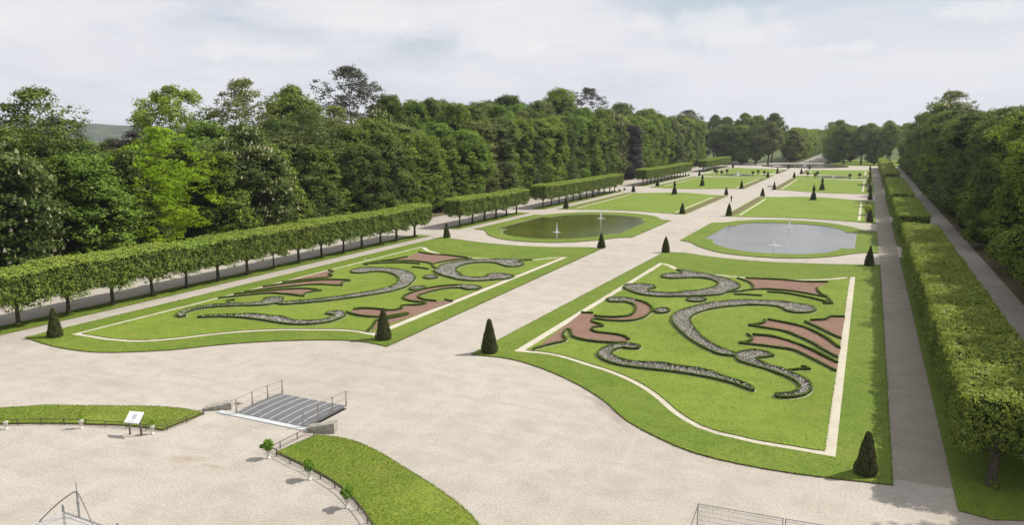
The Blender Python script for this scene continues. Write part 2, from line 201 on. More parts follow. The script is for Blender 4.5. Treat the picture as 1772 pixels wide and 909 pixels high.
# thin panel and hill materials
def glassy():
    m, nt, out = newmat('clear_sheet')
    t = nt.nodes.new('ShaderNodeBsdfTransparent'); t.inputs[0].default_value = (.93, .93, .93, 1)
    b = nt.nodes.new('ShaderNodeBsdfPrincipled'); b.inputs['Base Color'].default_value = (.75, .75, .74, 1); b.inputs['Roughness'].default_value = .3
    s = nt.nodes.new('ShaderNodeMixShader'); s.inputs[0].default_value = .13
    nt.links.new(t.outputs[0], s.inputs[1]); nt.links.new(b.outputs[0], s.inputs[2]); nt.links.new(s.outputs[0], out.inputs[0]); return m
def meshpanel():
    m, nt, out = newmat('wire_mesh')
    v = pos(nt, (1, 1, 1))
    w = nd(nt, 'ShaderNodeTexWave', Scale=5.0, bands_direction='X'); nt.links.new(v, w.inputs[0])
    w2 = nd(nt, 'ShaderNodeTexWave', Scale=1.6, bands_direction='Z'); nt.links.new(v, w2.inputs[0])
    f = mth(nt, 'MAXIMUM', mth(nt, 'GREATER_THAN', w.outputs['Fac'], .93), mth(nt, 'GREATER_THAN', w2.outputs['Fac'], .985))
    t = nt.nodes.new('ShaderNodeBsdfTransparent'); b = nt.nodes.new('ShaderNodeBsdfPrincipled'); b.inputs['Base Color'].default_value = (.3, .3, .3, 1)
    s = nt.nodes.new('ShaderNodeMixShader'); nt.links.new(f, s.inputs[0])
    nt.links.new(t.outputs[0], s.inputs[1]); nt.links.new(b.outputs[0], s.inputs[2]); nt.links.new(s.outputs[0], out.inputs[0]); return m
M['sheet'] = glassy(); M['mesh'] = meshpanel()
def hillmat():
    m, nt, out = newmat('wooded_hill')
    n = noise(nt, .03, 6, .8, pos(nt, (1, .6, 3)))
    bsdf(nt, out, ramp(nt, n, [(.4, (.014, .026, .016)), (.52, (.04, .06, .028)), (.62, (.10, .115, .05))]), .95, .05); return m
M['hill'] = hillmat()

# ------------------------------------------------------------------ objects
def tag(o, label=None, cat=None, group=None, kind=None):
    if label: o['label'] = label
    if cat: o['category'] = cat
    if group: o['group'] = group
    if kind: o['kind'] = kind
    return o
def empty(name, loc=(0, 0, 0), rz=0, label=None, cat=None, group=None):
    o = bpy.data.objects.new(name, None); COL.objects.link(o); o.location = loc; o.rotation_euler = (0, 0, rz)
    o.empty_display_size = .3
    return tag(o, label, cat, group)
def link(name, me, parent=None):
    o = bpy.data.objects.new(name, me); COL.objects.link(o)
    if parent: o.parent = parent
    return o
def children(o): return [c for c in bpy.data.objects if c.parent is o]
def copy_tree(root, kids):
    r = root.copy(); COL.objects.link(r)
    for k, sub in kids:
        c = k.copy(); COL.objects.link(c); c.parent = r
        for s in sub:
            d = s.copy(); COL.objects.link(d); d.parent = c
    return r

class MB:
    """collects polygons as arrays; builds one mesh"""
    def __init__(s): s.v = []; s.q = []; s.n = 0; s.mi = []; s.tone = []; s.sm = []
    def add(s, v, f, mi=0, tone=None, smooth=False):
        v = np.asarray(v, float).reshape(-1, 3); f = np.asarray(f, int)
        if len(f) == 0: return s
        s.v.append(v); s.q.append(f+s.n); s.n += len(v)
        s.mi.append(np.full(len(f), mi)); s.tone.append(np.zeros(len(f)) if tone is None else tone); s.sm.append(np.full(len(f), smooth))
        return s
    def box(s, a, b, mi=0, M4=None):
        x0, y0, z0 = a; x1, y1, z1 = b
        v = np.array([[x, y, z] for z in (z0, z1) for x, y in ((x0, y0), (x1, y0), (x1, y1), (x0, y1))], float)
        if M4 is not None: v = (np.asarray(M4)[:3, :3] @ v.T).T + np.asarray(M4)[:3, 3]
        return s.add(v, [[3, 2, 1, 0], [4, 5, 6, 7], [0, 1, 5, 4], [1, 2, 6, 5], [2, 3, 7, 6], [3, 0, 4, 7]], mi)
    def tube(s, pts, rad, n=7, mi=0, cap=True, smooth=True):
        pts = np.asarray(pts, float); rad = np.broadcast_to(np.asarray(rad, float), (len(pts),))
        t = np.gradient(pts, axis=0); t /= np.linalg.norm(t, axis=1)[:, None]+1e-9
        ref = np.array([0, 0, 1.]) if abs(t[:, 2]).mean() < .8 else np.array([1., 0, 0])
        u = np.cross(t, ref); u /= np.linalg.norm(u, axis=1)[:, None]+1e-9; w = np.cross(t, u)
        a = np.linspace(0, 2*np.pi, n, endpoint=False)
        v = pts[:, None]+rad[:, None, None]*(u[:, None]*np.cos(a)[None, :, None]+w[:, None]*np.sin(a)[None, :, None])
        f = [[i*n+j, i*n+(j+1) % n, (i+1)*n+(j+1) % n, (i+1)*n+j] for i in range(len(pts)-1) for j in range(n)]
        s.add(v.reshape(-1, 3), f, mi, None, smooth)
        if cap:
            for i, sg in ((0, -1), (len(pts)-1, 1)):
                c = np.vstack([pts[i]+t[i]*rad[i]*.05*sg, v[i]])
                s.add(c, [[0, 1+j, 1+(j+1) % n, 1+(j+1) % n] for j in range(n)], mi)
        return s
    def lathe(s, prof, n=12, mi=0, loc=(0, 0, 0), smooth=True):
        a = np.linspace(0, 2*np.pi, n, endpoint=False)
        v = np.array([[r*math.cos(t)+loc[0], r*math.sin(t)+loc[1], z+loc[2]] for r, z in prof for t in a])
        f = [[i*n+j, i*n+(j+1) % n, (i+1)*n+(j+1) % n, (i+1)*n+j] for i in range(len(prof)-1) for j in range(n)]
        return s.add(v, f, mi, None, smooth)
    def mesh(s, name, mats):
        V = np.vstack(s.v); Q = [q for q in s.q]
        idx = []; st = []; tot = []; c = 0
        for q in Q:
            if q.shape[1] == 4:
                deg = (q[:, 2] == q[:, 3])
                if deg.any():
                    for row, d in zip(q, deg):
                        k = 3 if d else 4
                        idx.append(row[:k]); st.append([c]); tot.append([k]); c += k
                    continue
            k = q.shape[1]
            idx.append(q.reshape(-1)); st.append(c+k*np.arange(len(q))); tot.append(np.full(len(q), k)); c += k*len(q)
        idx = np.concatenate(idx); st = np.concatenate(st); tot = np.concatenate(tot)
        me = bpy.data.meshes.new(name)
        me.vertices.add(len(V)); me.vertices.foreach_set('co', V.astype(np.float32).ravel())
        me.loops.add(len(idx)); me.loops.foreach_set('vertex_index', idx.astype(np.int32))
        me.polygons.add(len(st)); me.polygons.foreach_set('loop_start', st.astype(np.int32)); me.polygons.foreach_set('loop_total', tot.astype(np.int32))
        me.polygons.foreach_set('material_index', np.concatenate(s.mi).astype(np.int32))
        me.polygons.foreach_set('use_smooth', np.concatenate(s.sm).astype(bool))
        me.update(calc_edges=True)
        a = me.attributes.new('tone', 'FLOAT', 'FACE'); a.data.foreach_set('value', np.concatenate(s.tone).astype(np.float32))
        for m in (mats if isinstance(mats, (list, tuple)) else [mats]): me.materials.append(m)
        me.validate(); return me
    def build(s, name, mats, parent=None, **kw):
        return tag(link(name, s.mesh(name, mats), parent), **kw)

def catmull(P, step=.5, closed=False, sharp=50):
    """smooth a traced line; keep corners sharper than `sharp` degrees"""
    P = np.asarray(P, float); n = len(P); out = []
    rng_ = range(n if closed else n-1)
    def tang(i):
        a = P[(i-1) % n] if (closed or i > 0) else P[i]; b = P[(i+1) % n] if (closed or i < n-1) else P[i]
        d0 = P[i]-a; d1 = b-P[i]; l0 = np.linalg.norm(d0); l1 = np.linalg.norm(d1)
        if l0 < 1e-6: return d1*.9, d1*.9
        if l1 < 1e-6: return d0*.9, d0*.9
        ang = math.degrees(math.acos(max(-1, min(1, float(d0@d1)/(l0*l1)))))
        if ang > sharp: return d0*.9, d1*.9
        t = d0/l0+d1/l1; t /= np.linalg.norm(t)+1e-9
        return t*l0, t*l1
    for i in rng_:
        j = (i+1) % n; p0, p1 = P[i], P[j]; m0 = tang(i)[1]; m1 = tang(j)[0]
        k = max(1, int(np.linalg.norm(p1-p0)/step))
        for s in range(k):
            t = s/k; h = (2*t**3-3*t**2+1, t**3-2*t**2+t, -2*t**3+3*t**2, t**3-t**2)
            out.append(h[0]*p0+h[1]*m0+h[2]*p1+h[3]*m1)
    if not closed: out.append(P[-1])
    return np.array(out)
def offset_line(P, w, closed=False):
    t = np.gradient(P, axis=0) if not closed else np.roll(P, -1, 0)-np.roll(P, 1, 0)
    t /= np.linalg.norm(t, axis=1)[:, None]+1e-9
    nrm = np.stack([-t[:, 1], t[:, 0]], 1)
    return P+nrm*w
def sheet(name, outline, z, mat, holes=(), skirt=0, side=None, parent=None, kind='structure', **kw):
    """flat polygon with optional holes; skirt = depth of its cut edges"""
    loops = [np.asarray(outline, float)]+[np.asarray(h, float) for h in holes]
    tri = tessellate_polygon([[Vector((p[0], p[1], 0)) for p in l] for l in loops])
    V = np.vstack(loops); V3 = np.c_[V, np.full(len(V), z)]
    T = []
    for a, b, c in tri:
        u = V[b]-V[a]; w = V[c]-V[a]; cr = u[0]*w[1]-u[1]*w[0]
        T.append((a, b, c) if cr > 0 else (a, c, b))
    mb = MB().add(V3, [list(t)+[t[2]] for t in T], 0)
    if skirt:
        for l in loops:
            n = len(l); top = np.c_[l, np.full(n, z)]; bot = np.c_[l, np.full(n, z-skirt)]
            mb.add(np.vstack([top, bot]), [[i, (i+1) % n, n+(i+1) % n, n+i] for i in range(n)], 1)
    return mb.build(name, [mat, side or M['soil']], parent, kind=kind, **kw)

# ------------------------------------------------------------------ foliage
def vnoise(P, scale, seed=0):
    P = np.asarray(P, float)*scale+seed*17.13; i = np.floor(P).astype(np.int64); f = P-i; f = f*f*(3-2*f)
    def h(a):
        x = (a[:, 0]*374761393+a[:, 1]*668265263+a[:, 2]*2147483647+seed*1013904223) & 0xffffffff
        x = ((x ^ (x >> 13))*1274126177) & 0xffffffff; x ^= x >> 16
        return (x & 0xffff)/65535.0
    r = 0
    for dx in (0, 1):
        for dy in (0, 1):
            for dz in (0, 1):
                w = (f[:, 0] if dx else 1-f[:, 0])*(f[:, 1] if dy else 1-f[:, 1])*(f[:, 2] if dz else 1-f[:, 2])
                r = r+w*h(i+np.array([dx, dy, dz]))
    return r
def cards(P, N, size, rng, spread=.7, aspect=.62):
    """leaf shaped quads at P facing roughly along N"""
    n = len(P); N = N+rng.normal(0, spread, (n, 3)); N /= np.linalg.norm(N, axis=1)[:, None]+1e-9
    r = rng.normal(0, 1, (n, 3)); u = np.cross(N, r); u /= np.linalg.norm(u, axis=1)[:, None]+1e-9; w = np.cross(N, u)
    s = size*rng.uniform(.65, 1.3, n)[:, None]
    v = np.stack([P-u*s*.5, P-w*s*.5*aspect+u*s*.06+N*s*.08, P+u*s*.5, P+w*s*.5*aspect+u*s*.06+N*s*.08], 1).reshape(-1, 3)
    return v, np.arange(4*n).reshape(-1, 4)
def ico(sub=1):
    bm = bmesh.new(); bmesh.ops.create_icosphere(bm, subdivisions=sub, radius=1)
    v = np.array([x.co[:] for x in bm.verts]); f = np.array([[y.index for y in x.verts] for x in bm.faces]); bm.free(); return v, f
ICO1 = ico(1); ICO2 = ico(2)
def blob(mb, c, r, mi, rng, sub=ICO1, amp=.2):
    v, f = sub; v = v*(1+amp*(vnoise(v, 1.7, int(rng.integers(99)))[:, None]-.5)*2)*r+c
    mb.add(v, np.c_[f, f[:, 2]], mi, rng.uniform(0, .35, len(f)), True)

def crown(seed, H=20., z0=2.5, R=4.6, shape='dome', lobes=80, dens=34, leaf=.34, lobe_r=(1.0, 1.9), core=True, tone_hi=1., ragged=.25, candles=0):
    rng = np.random.default_rng(seed); mb = MB(); K = []
    def prof(t):
        if shape == 'dome': return math.sqrt(max(.02, 1-(max(0, t-.4)/.64)**2.4)) if t > .4 else .8+.2*t/.4
        if shape == 'column': return (1-max(0, t-.75)**2*9)**.5*(.86+.14*math.sin(t*9)) if t < 1 else 0
        if shape == 'cone': return max(.05, (1-t)**.62)*(.75+.25*min(1, t/.2))
        if shape == 'round': return max(.05, math.sqrt(max(0, 1-(2*t-1)**2)))
        return max(.05, math.sqrt(max(0, 1-(2*t-.9)**2/1.25)))
    cen = []
    for k in range(lobes):
        t = rng.uniform(0, 1)**(.9) if shape != 'cone' else rng.uniform(0, 1)**1.3
        a = k*2.39996+rng.normal(0, .25)
        rr = R*prof(t)*(1+rng.normal(0, ragged*.55))
        lr = rng.uniform(*lobe_r)*(.75+.4*prof(t))
        rad = max(0, rr-lr*.65)*(1 if rng.random() < .8 else rng.uniform(.2, .9))
        z = z0+lr*.6+(H-z0-lr*1.3)*t
        cen.append((rad*math.cos(a), rad*math.sin(a), z, lr))
    for k in range(max(3, lobes//14)):     # top knobs
        a = rng.uniform(0, 6.28); lr = rng.uniform(*lobe_r)*.8
        cen.append((R*.35*prof(.93)*math.cos(a), R*.35*prof(.93)*math.sin(a), H-lr*rng.uniform(.7, 1.6), lr))
    P = []; N = []; T = []
    for (x, y, z, lr) in cen:
        n = max(6, int(dens*lr*lr*6/12)); d = rng.normal(0, 1, (n, 3)); d /= np.linalg.norm(d, axis=1)[:, None]
        o = np.array([x, y, .6*(z-(z0+H)*.45)]); o = o/(np.linalg.norm(o)+1e-6)
        keep = (d@o > -.4)|(d[:, 2] > .1); d = d[keep]; n = len(d); c0 = np.array([x, y, z])
        wob = 1+.5*(vnoise(d*lr+c0, 1.1, seed % 50)-.5)
        sub = c0+d*(lr*wob*rng.uniform(.78, 1.16, n))[:, None]*np.array([1, 1, .85])
        ts = rng.normal(.42, .12, n)+rng.normal(0, .10)
        k = np.repeat(np.arange(n), 12); m = len(k); off = rng.normal(0, 1, (m, 3))*np.array([1, 1, .62])
        sr = leaf*rng.uniform(.55, 1.05, n)[k][:, None]
        P.append(sub[k]+off*sr-d[k]*(np.linalg.norm(off[:, :2], axis=1)**2*.12)[:, None]*sr)
        N.append(d[k]*.85+off*.3+o*.2+np.array([0, 0, .45])); T.append(np.clip(ts[k]+rng.normal(0, .13, m)+.10*off[:, 2], 0, tone_hi))
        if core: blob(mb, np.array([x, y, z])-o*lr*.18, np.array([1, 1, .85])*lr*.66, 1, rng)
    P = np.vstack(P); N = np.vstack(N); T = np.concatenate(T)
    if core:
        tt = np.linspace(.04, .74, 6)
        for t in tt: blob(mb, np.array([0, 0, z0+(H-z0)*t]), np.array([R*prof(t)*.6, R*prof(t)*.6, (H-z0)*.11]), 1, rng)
    v, f = cards(P, N, leaf, rng, .6); mb.add(v, f, 0, np.clip(T, 0, .86) if candles else T)
    if candles:      # upright flower spikes on the outside of the crown
        idx = rng.choice(len(P), candles, replace=False); base = P[idx]+N[idx]*.12
        for s in (0, 1):
            a = rng.uniform(0, 3.14, len(base)); h = rng.uniform(.45, .75, len(base)); wdt = .15
            u = np.c_[np.cos(a), np.sin(a), np.zeros(len(a))]*wdt; zz = np.c_[np.zeros((len(a), 2)), h]
            vv = np.stack([base-u, base+zz*.25+u*1.0, base+zz, base+zz*.25-u*1.2], 1).reshape(-1, 3)
            mb.add(vv, np.arange(len(vv)).reshape(-1, 4), 0, rng.uniform(.88, 1, len(a)))
    return mb
def trunk_mb(seed, H, r, limbs=5, R=4., z0=2.5):
    rng = np.random.default_rng(seed); mb = MB()
    top = H*.72; zs = np.linspace(-.15, top, 8)
    w = np.cumsum(rng.normal(0, .11, (8, 2)), 0); w[0] = w[1] = 0
    pts = np.c_[w, zs]; rad = r*np.array([1.5, 1.0, .86, .75, .6, .45, .3, .12])
    mb.tube(pts, rad, 8)
    for k in range(limbs):
        t = rng.uniform(.2, .8); i = int(t*6); p0 = pts[i]; a = k*2.4+rng.normal(0, .3); L = R*rng.uniform(.65, .95)
        dz = L*rng.uniform(.5, 1.1)
        q = np.array([[0, 0, 0], [.35*L*math.cos(a), .35*L*math.sin(a), .3*dz], [.7*L*math.cos(a+.15), .7*L*math.sin(a+.15), .7*dz], [L*math.cos(a+.05), L*math.sin(a+.05), dz]])
        mb.tube(p0+q, rad[i]*np.array([.5, .36, .22, .08]), 5)
    return mb

def box_foliage(mb, x0, x1, y0, y1, z0, z1, dens, leaf, rng, seed, skirt=.25, lump=.16, drop=0, faces='xXyYtb', lumpscale=.9, tree=0):
    """leaf shell + dark interior of a clipped block; tree = spacing of the trees whose undersides bulge"""
    faces_ = []
    def face(kind, area, gen, nrm):
        n = int(area*dens); uv = rng.uniform(0, 1, (n, 2)); P = gen(uv); N = np.tile(np.array(nrm, float), (n, 1)); faces_.append((P, N))
    L = y1-y0; W = x1-x0; Hh = z1-z0
    if 'x' in faces: face('x', L*Hh, lambda u: np.c_[np.full(len(u), x0), y0+u[:, 0]*L, z0+u[:, 1]*Hh], (-1, 0, .15))
    if 'X' in faces: face('X', L*Hh, lambda u: np.c_[np.full(len(u), x1), y0+u[:, 0]*L, z0+u[:, 1]*Hh], (1, 0, .15))
    if 'y' in faces: face('y', W*Hh, lambda u: np.c_[x0+u[:, 0]*W, np.full(len(u), y0), z0+u[:, 1]*Hh], (0, -1, .15))
    if 'Y' in faces: face('Y', W*Hh, lambda u: np.c_[x0+u[:, 0]*W, np.full(len(u), y1), z0+u[:, 1]*Hh], (0, 1, .15))
    face('t', L*W*1.1, lambda u: np.c_[x0+u[:, 0]*W, y0+u[:, 1]*L, np.full(len(u), z1)], (0, 0, 1))
    face('b', L*W*.3, lambda u: np.c_[x0+u[:, 0]*W, y0+u[:, 1]*L, np.full(len(u), z0)], (0, 0, -1))
    P = np.vstack([a for a, b in faces_]); N = np.vstack([b for a, b in faces_])
    # rounded arrises
    sel = rng.random(len(P)) < 1/11; P = P[sel]; N = N[sel]
    r = .3
    ins = np.stack([np.clip(P[:, 0], x0+r, x1-r), np.clip(P[:, 1], y0+r, y1-r), np.clip(P[:, 2], z0+.1, z1-r)], 1)
    d = P-ins; l = np.linalg.norm(d, axis=1)[:, None]+1e-6; P = ins+d/l*np.minimum(l, r*1.05)
    nn = d/l
    top = P[:, 2] > z1-.3
    nz = (vnoise(P, lumpscale, seed)-.5)*2+(vnoise(P, lumpscale*2.7, seed+5)-.5)*1.3
    P = P+nn*(nz*lump)[:, None]*np.where(top, .7, 1)[:, None]+nn*(rng.uniform(-.20, .12, len(P))*np.where(top, .7, 1))[:, None]
    if tree:
        ph = np.abs(((P[:, 1]-y0)/tree) % 1-.5)*2      # 0 under a trunk, 1 between trees
        low = np.clip(1-(P[:, 2]-z0)/(Hh*.55), 0, 1)
        lift = (ph**1.5*.8-.18+(vnoise(P, .9, seed+9)-.5)*.7)*low
        P[:, 2] += lift
        side = ~top & (np.abs(nn[:, 0]) > .5)
        P[:, 0] -= np.where(side, np.sign(nn[:, 0])*ph**4*.2, 0)
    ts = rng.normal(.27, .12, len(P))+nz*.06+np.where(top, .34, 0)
    k = np.repeat(np.arange(len(P)), 11); m = len(k); off = rng.normal(0, 1, (m, 3)); sr = leaf*rng.uniform(.45, .85, len(P))[k][:, None]
    off[:, 2] *= np.where(top[k], .45, 1.0)
    Q = P[k]+off*sr; Q[:, 2] -= np.where(top[k], 0, np.abs(off[:, 0])*sr[:, 0]*.35)
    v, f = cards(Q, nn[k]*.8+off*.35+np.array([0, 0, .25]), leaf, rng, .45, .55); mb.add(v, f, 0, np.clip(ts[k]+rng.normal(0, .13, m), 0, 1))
    # interior
    ny = max(2, int(L/.8)); g = .26
    for s in range(ny):
        a = y0+g+(L-2*g)*s/ny; b = y0+g+(L-2*g)*(s+1)/ny
        o = rng.uniform(-.05, .05, 3); ztop = z1-g+o[2]
        ph = abs(((a+b)/2-y0)/tree % 1-.5)*2 if tree else 0
        zb = z0+g+(ph**1.5*.75-.25 if tree else 0)*.9
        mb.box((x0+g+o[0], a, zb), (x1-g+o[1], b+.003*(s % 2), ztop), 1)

def line_hedge(name, lines, w=.2, h=.2, z=.12, seed=1, dens=150, leaf=.075, label='', group=None, closed=False):
    """low clipped edging that follows traced lines"""
    rng = np.random.default_rng(seed); mb = MB(); marg = MB()
    for ln in lines:
        P = catmull(ln, .3, closed)
        if closed: P = np.vstack([P, P[:1]])
        P3 = np.c_[P, np.zeros(len(P))]
        hh = h*(.85+.3*vnoise(P3, .9, seed)); ww = w*(.85+.3*vnoise(P3, 1.3, seed+3))
        L = offset_line(P, 1)-P
        a = P-L*ww[:, None]*.36; b = P+L*ww[:, None]*.36; n = len(P)
        ta = P-L*ww[:, None]*.28; tb = P+L*ww[:, None]*.28
        V = np.vstack([np.c_[a, np.full(n, z)], np.c_[ta, z+hh*.85], np.c_[tb, z+hh*.85], np.c_[b, np.full(n, z)]])
        F = []
        for i in range(n-1):
            for k in range(3): F.append([k*n+i, k*n+i+1, (k+1)*n+i+1, (k+1)*n+i])
        mb.add(V, F, 1)
        seg = np.linalg.norm(np.diff(P, axis=0), axis=1); tot = seg.sum(); m = int(tot*dens)
        c = np.r_[0, np.cumsum(seg)]; t = rng.uniform(0, tot, m); i = np.clip(np.searchsorted(c, t)-1, 0, n-2); f = ((t-c[i])/(seg[i]+1e-9))[:, None]
        Q = P[i]*(1-f)+P[i+1]*f; Ld = L[i]; hq = hh[i]; wq = ww[i]
        s = rng.uniform(-1, 1, m); up = rng.random(m) < .5
        off = np.where(up, s*.5, np.sign(s)*.5)*wq; zz = np.where(up, hq, rng.uniform(.05, 1, m)*hq)
        pos_ = np.c_[Q+Ld*off[:, None], z+zz]; nrm = np.where(up[:, None], np.array([0, 0, 1.]), np.c_[Ld*np.sign(s)[:, None], np.full(m, .2)])
        v, fq = cards(pos_+rng.normal(0, .014, (m, 3)), nrm, leaf, rng, .7)
        mb.add(v, fq, 0, np.clip(rng.normal(.45, .2, m)+np.where(up, .15, -.05), 0, 1))
        wd = w*.5+.06
        A = P+L*(wd*(.9+.2*vnoise(P3, 2, 4)))[:, None]; B = P-L*(wd*(.9+.2*vnoise(P3, 2, 7)))[:, None]
        marg.add(np.vstack([np.c_[A, np.full(n, z+.004)], np.c_[B, np.full(n, z+.004)]]), [[i, n+i, n+i+1, i+1] for i in range(n-1)], 0)
    o = mb.build(name, [M['box'], M['box_core']], None, label=label, cat='box hedge', group=group)
    marg.build('bare_margin', [M['ribbon']], o)
    return o

def inside(P, poly):
    x, y = P[:, 0], P[:, 1]; r = np.zeros(len(P), bool); n = len(poly)
    for i in range(n):
        x0, y0 = poly[i]; x1, y1 = poly[(i+1) % n]
        c = ((y0 > y) != (y1 > y)); r ^= c & (x < (x1-x0)*(y-y0)/((y1-y0) if y1 != y0 else 1e-9)+x0)
    return r
def flower_bed(outline, z, seed, label, group, dens=150):
    rng = np.random.default_rng(seed); o = empty('flower_bed', (0, 0, 0), 0, label, 'flower bed', group)
    P = catmull(outline, .4, True); sheet('soil', P, z+.01, M['bedsoil'], parent=o, kind=None)
    lo = P.min(0); hi = P.max(0); n = int(np.prod(hi-lo)*dens); Q = rng.uniform(lo, hi, (n, 2)); Q = Q[inside(Q, P)]
    n = len(Q); zz = z+.05+rng.uniform(0, .13, n)
    v, f = cards(np.c_[Q, zz], np.tile([0, 0, 1.], (n, 1)), .095, rng, .6, .8)
    patchy = vnoise(np.c_[Q, Q[:, :1]*0], .9, seed)
    mb = MB().add(v, f, 0, np.clip(rng.uniform(0, 1, n)*.8+.28*patchy, 0, 1))
    mb.build('flowers', [M['blooms']], o, kind='stuff')
    return o

# ================================================================== GROUND
def mir(P): P = np.asarray(P, float); return np.c_[2*XC-P[:, 0], P[:, 1]]
def mirL(P): P = np.asarray(P, float); return np.c_[2*XC+.1-P[:, 0], P[:, 1]-.85]    # the left parterre sits a little nearer
def rect(x0, x1, y0, y1): return [(x0, y0), (x1, y0), (x1, y1), (x0, y1)]
# one sheet to the horizon, with the gravel court and walks laid over it
g = MB(); ang = np.linspace(0, 2*np.pi, 49)[:-1]
rad = [0, 60, 150, 400, 900, 2000, 4500, 9000]
Vg = [[XC, 200, -.01]]+[[XC+r*math.cos(a), 200+r*math.sin(a), -.01 if r < 800 else -.01-(r-800)*.002] for r in rad[1:] for a in ang]
Fg = [[0, 1+j, 1+(j+1) % 48, 1+(j+1) % 48] for j in range(48)]+[[1+i*48+j, 1+(i+1)*48+j, 1+(i+1)*48+(j+1) % 48, 1+i*48+(j+1) % 48] for i in range(len(rad)-2) for j in range(48)]
g.add(Vg, Fg, 0).build('ground', [M['earth']], kind='structure')
sheet('gravel_court', rect(-140, 80, -30, 470), .0, M['gravel'])
sheet('far_avenue', [(-37.5, 470), (-23.5, 470), (-25.5, 1050), (-35.5, 1050)], .004, M['gravel'])
sheet('cross_walk', [(-110, 470.2), (-37.5, 470.2), (-37.5, 478), (-110, 478)], .004, M['gravel'])
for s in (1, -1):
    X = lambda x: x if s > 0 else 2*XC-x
    sheet('side_walk', rect(min(X(2.35), X(4.85)), max(X(2.35), X(4.85)), 40, 430), .004, M['gravel_shaded' if s > 0 else 'gravel'])

# parterre lawns
zl, zi = .07, .12
rib_in = np.array([[-23.45, 52.6], [-23.45, 96.6]])
RIB = {}
def parterre(f, side):
    bot = catmull(DATA['lawn_bot'], 1.0); top = catmull(DATA['lawn_top'], 1.5)
    out = f(np.vstack([bot, top]))
    sheet('lawn', out, zl, M['grass_edge'], skirt=.08)
    rb = catmull(DATA['rib_bot'], .7); rt = catmull(DATA['rib_top'], 1.0)
    rb = rb.copy(); rt = rt.copy()
    w = .22
    ob, ib = offset_line(rb, -w), offset_line(rb, w); ot, it = offset_line(rt, .38), offset_line(rt, -.38)
    # outer outline runs anticlockwise: bottom left to right, up the right side, top right to left, down the left side
    ob[0] = (-24.25, 52.05); ob[-1] = (-.45, 41.4); ot[0] = (-24.15, 97.8); ot[-1] = (-.42, 97.85)
    ib[0] = (-23.5, 52.75); ib[-1] = (-1.0, 41.95); it[0] = (-23.45, 96.5); it[-1] = (-1.0, 97.45)
    o2 = f(np.vstack([ob, ot[::-1]])); sheet('sand_border', o2, zl+.006, M['ribbon'])
    i2 = f(np.vstack([ib, it[::-1]])); sheet('lawn', i2, zi, M['grass'], skirt=.05)
    k = 'right' if side == 'right' else 'left'; RIB[k] = (o2, i2)
    z1 = zi+.005
    for nm in ('red1', 'red4', 'red6', 'red7', 'red8'):
        sheet('red_gravel_bed', f(catmull(DATA[nm], .5, True)), z1+.004, M['red'])
    grp = 'box edgings of the parterre'
    E = [('h_red1', 'box edging round the scalloped red bed near the central path, %s parterre'),
         ('h_red4', 'box edging round the red gravel panel at the far end, %s parterre'),
         ('h_red6', 'box edging of the farther curved red gravel finger, %s parterre'),
         ('h_red7', 'box edging of the nearer curved red gravel finger, %s parterre'),
         ('h_red8', 'box edging of the pointed red gravel wedge at the outer border, %s parterre'),
         ('tails3', 'thin box edging tails sweeping under the far red panel, %s parterre'),
         ('spur5', 'small box edging spur beside the hooked scroll end, %s parterre')]
    for i, (nm, lab) in enumerate(E):
        line_hedge('box_edging', [f(l) for l in DATA[nm]], seed=11+i, label=lab % k, group=grp, z=zi)
    Fl = [('fl_scr2', 'curl-headed scroll nearest the court', zi), ('fl_scr3', 'two-horned scroll along the far border', zi), ('fl_scr5', 'big curved central scroll with a hooked end', zi), ('ov1', 'small oval beside the red crescent', zi), ('ov2', 'small oval below the two-horned scroll', zi)]
    for i, (nm, lab, z) in enumerate(Fl):
        P = f(DATA[nm])
        flower_bed(P, z, 31+i, 'white and mauve flowers in the %s, %s parterre' % (lab, k), 'flower beds of the parterre')
        line_hedge('box_edging', [P], seed=51+i, label='box edging round the %s, %s parterre' % (lab, k), group=grp, z=zi, closed=True, w=.19)
    flower_bed(f(DATA['fl_cres']), zi+.012, 77, 'pale flower bed in the tip of the red crescent, %s parterre' % k, 'flower beds of the parterre')
parterre(lambda P: np.asarray(P, float), 'right'); parterre(mirL, 'left')

# pond lawns
LX = 2.3; LI = -26.5
pond_r = [(-23.4, 124.2), (-22.9, 143.6), (-21.5, 144.2), (-21.0, 148.0), (-18.6, 151.0), (-14.3, 152.7), (-10, 152.6), (-6.1, 150.5), (-3.4, 146.5), (-2.8, 143.0), (-.85, 142.7), (-.85, 122.2), (-2.8, 121.9), (-3.5, 118.7), (-5.3, 115.6), (-7.8, 113.6), (-10.3, 112.8), (-13.9, 112.5), (-16.8, 113.8), (-19.2, 116.3), (-21.0, 119.3), (-21.9, 123.3)]
lawn_r = [(-26.6, 120.5), (-24.8, 119.4), (-23.1, 116.0), (-20.8, 112.7), (-18.0, 110.0), (-15.1, 108.9), (-12, 108.6), (-9.1, 109.2), (-6.1, 110.9), (-3.5, 113.4), (-1, 117.4), (.3, 119.1), (2.3, 119.3), (2.3, 146.8), (.3, 147.0), (-2, 151.8), (-4.7, 155.3), (-9, 158.0), (-13.6, 158.6), (-18.5, 157), (-22.4, 153.3), (-24.2, 149.2), (-26.6, 148)]
for f, wm, side in ((lambda P: np.asarray(P, float), 'pond_light', 'right'), (mir, 'pond_dark', 'left')):
    L = catmull(lawn_r, 1.0, True, 35); H = catmull(pond_r, 1.0, True, 35)
    sheet('lawn', f(L), .10, M['grass_edge'], holes=[f(H)], skirt=.1)
    rim = offset_line(H, 0, True); inn = offset_line(H, .16, True)
    c = H.mean(0); inn = c+(H-c)*.988
    sheet('pond_kerb', f(H*1.0), .045, M['stone'], holes=[f(inn)])
    sheet('pond_water', f(inn*1.0), .03, M[wm])
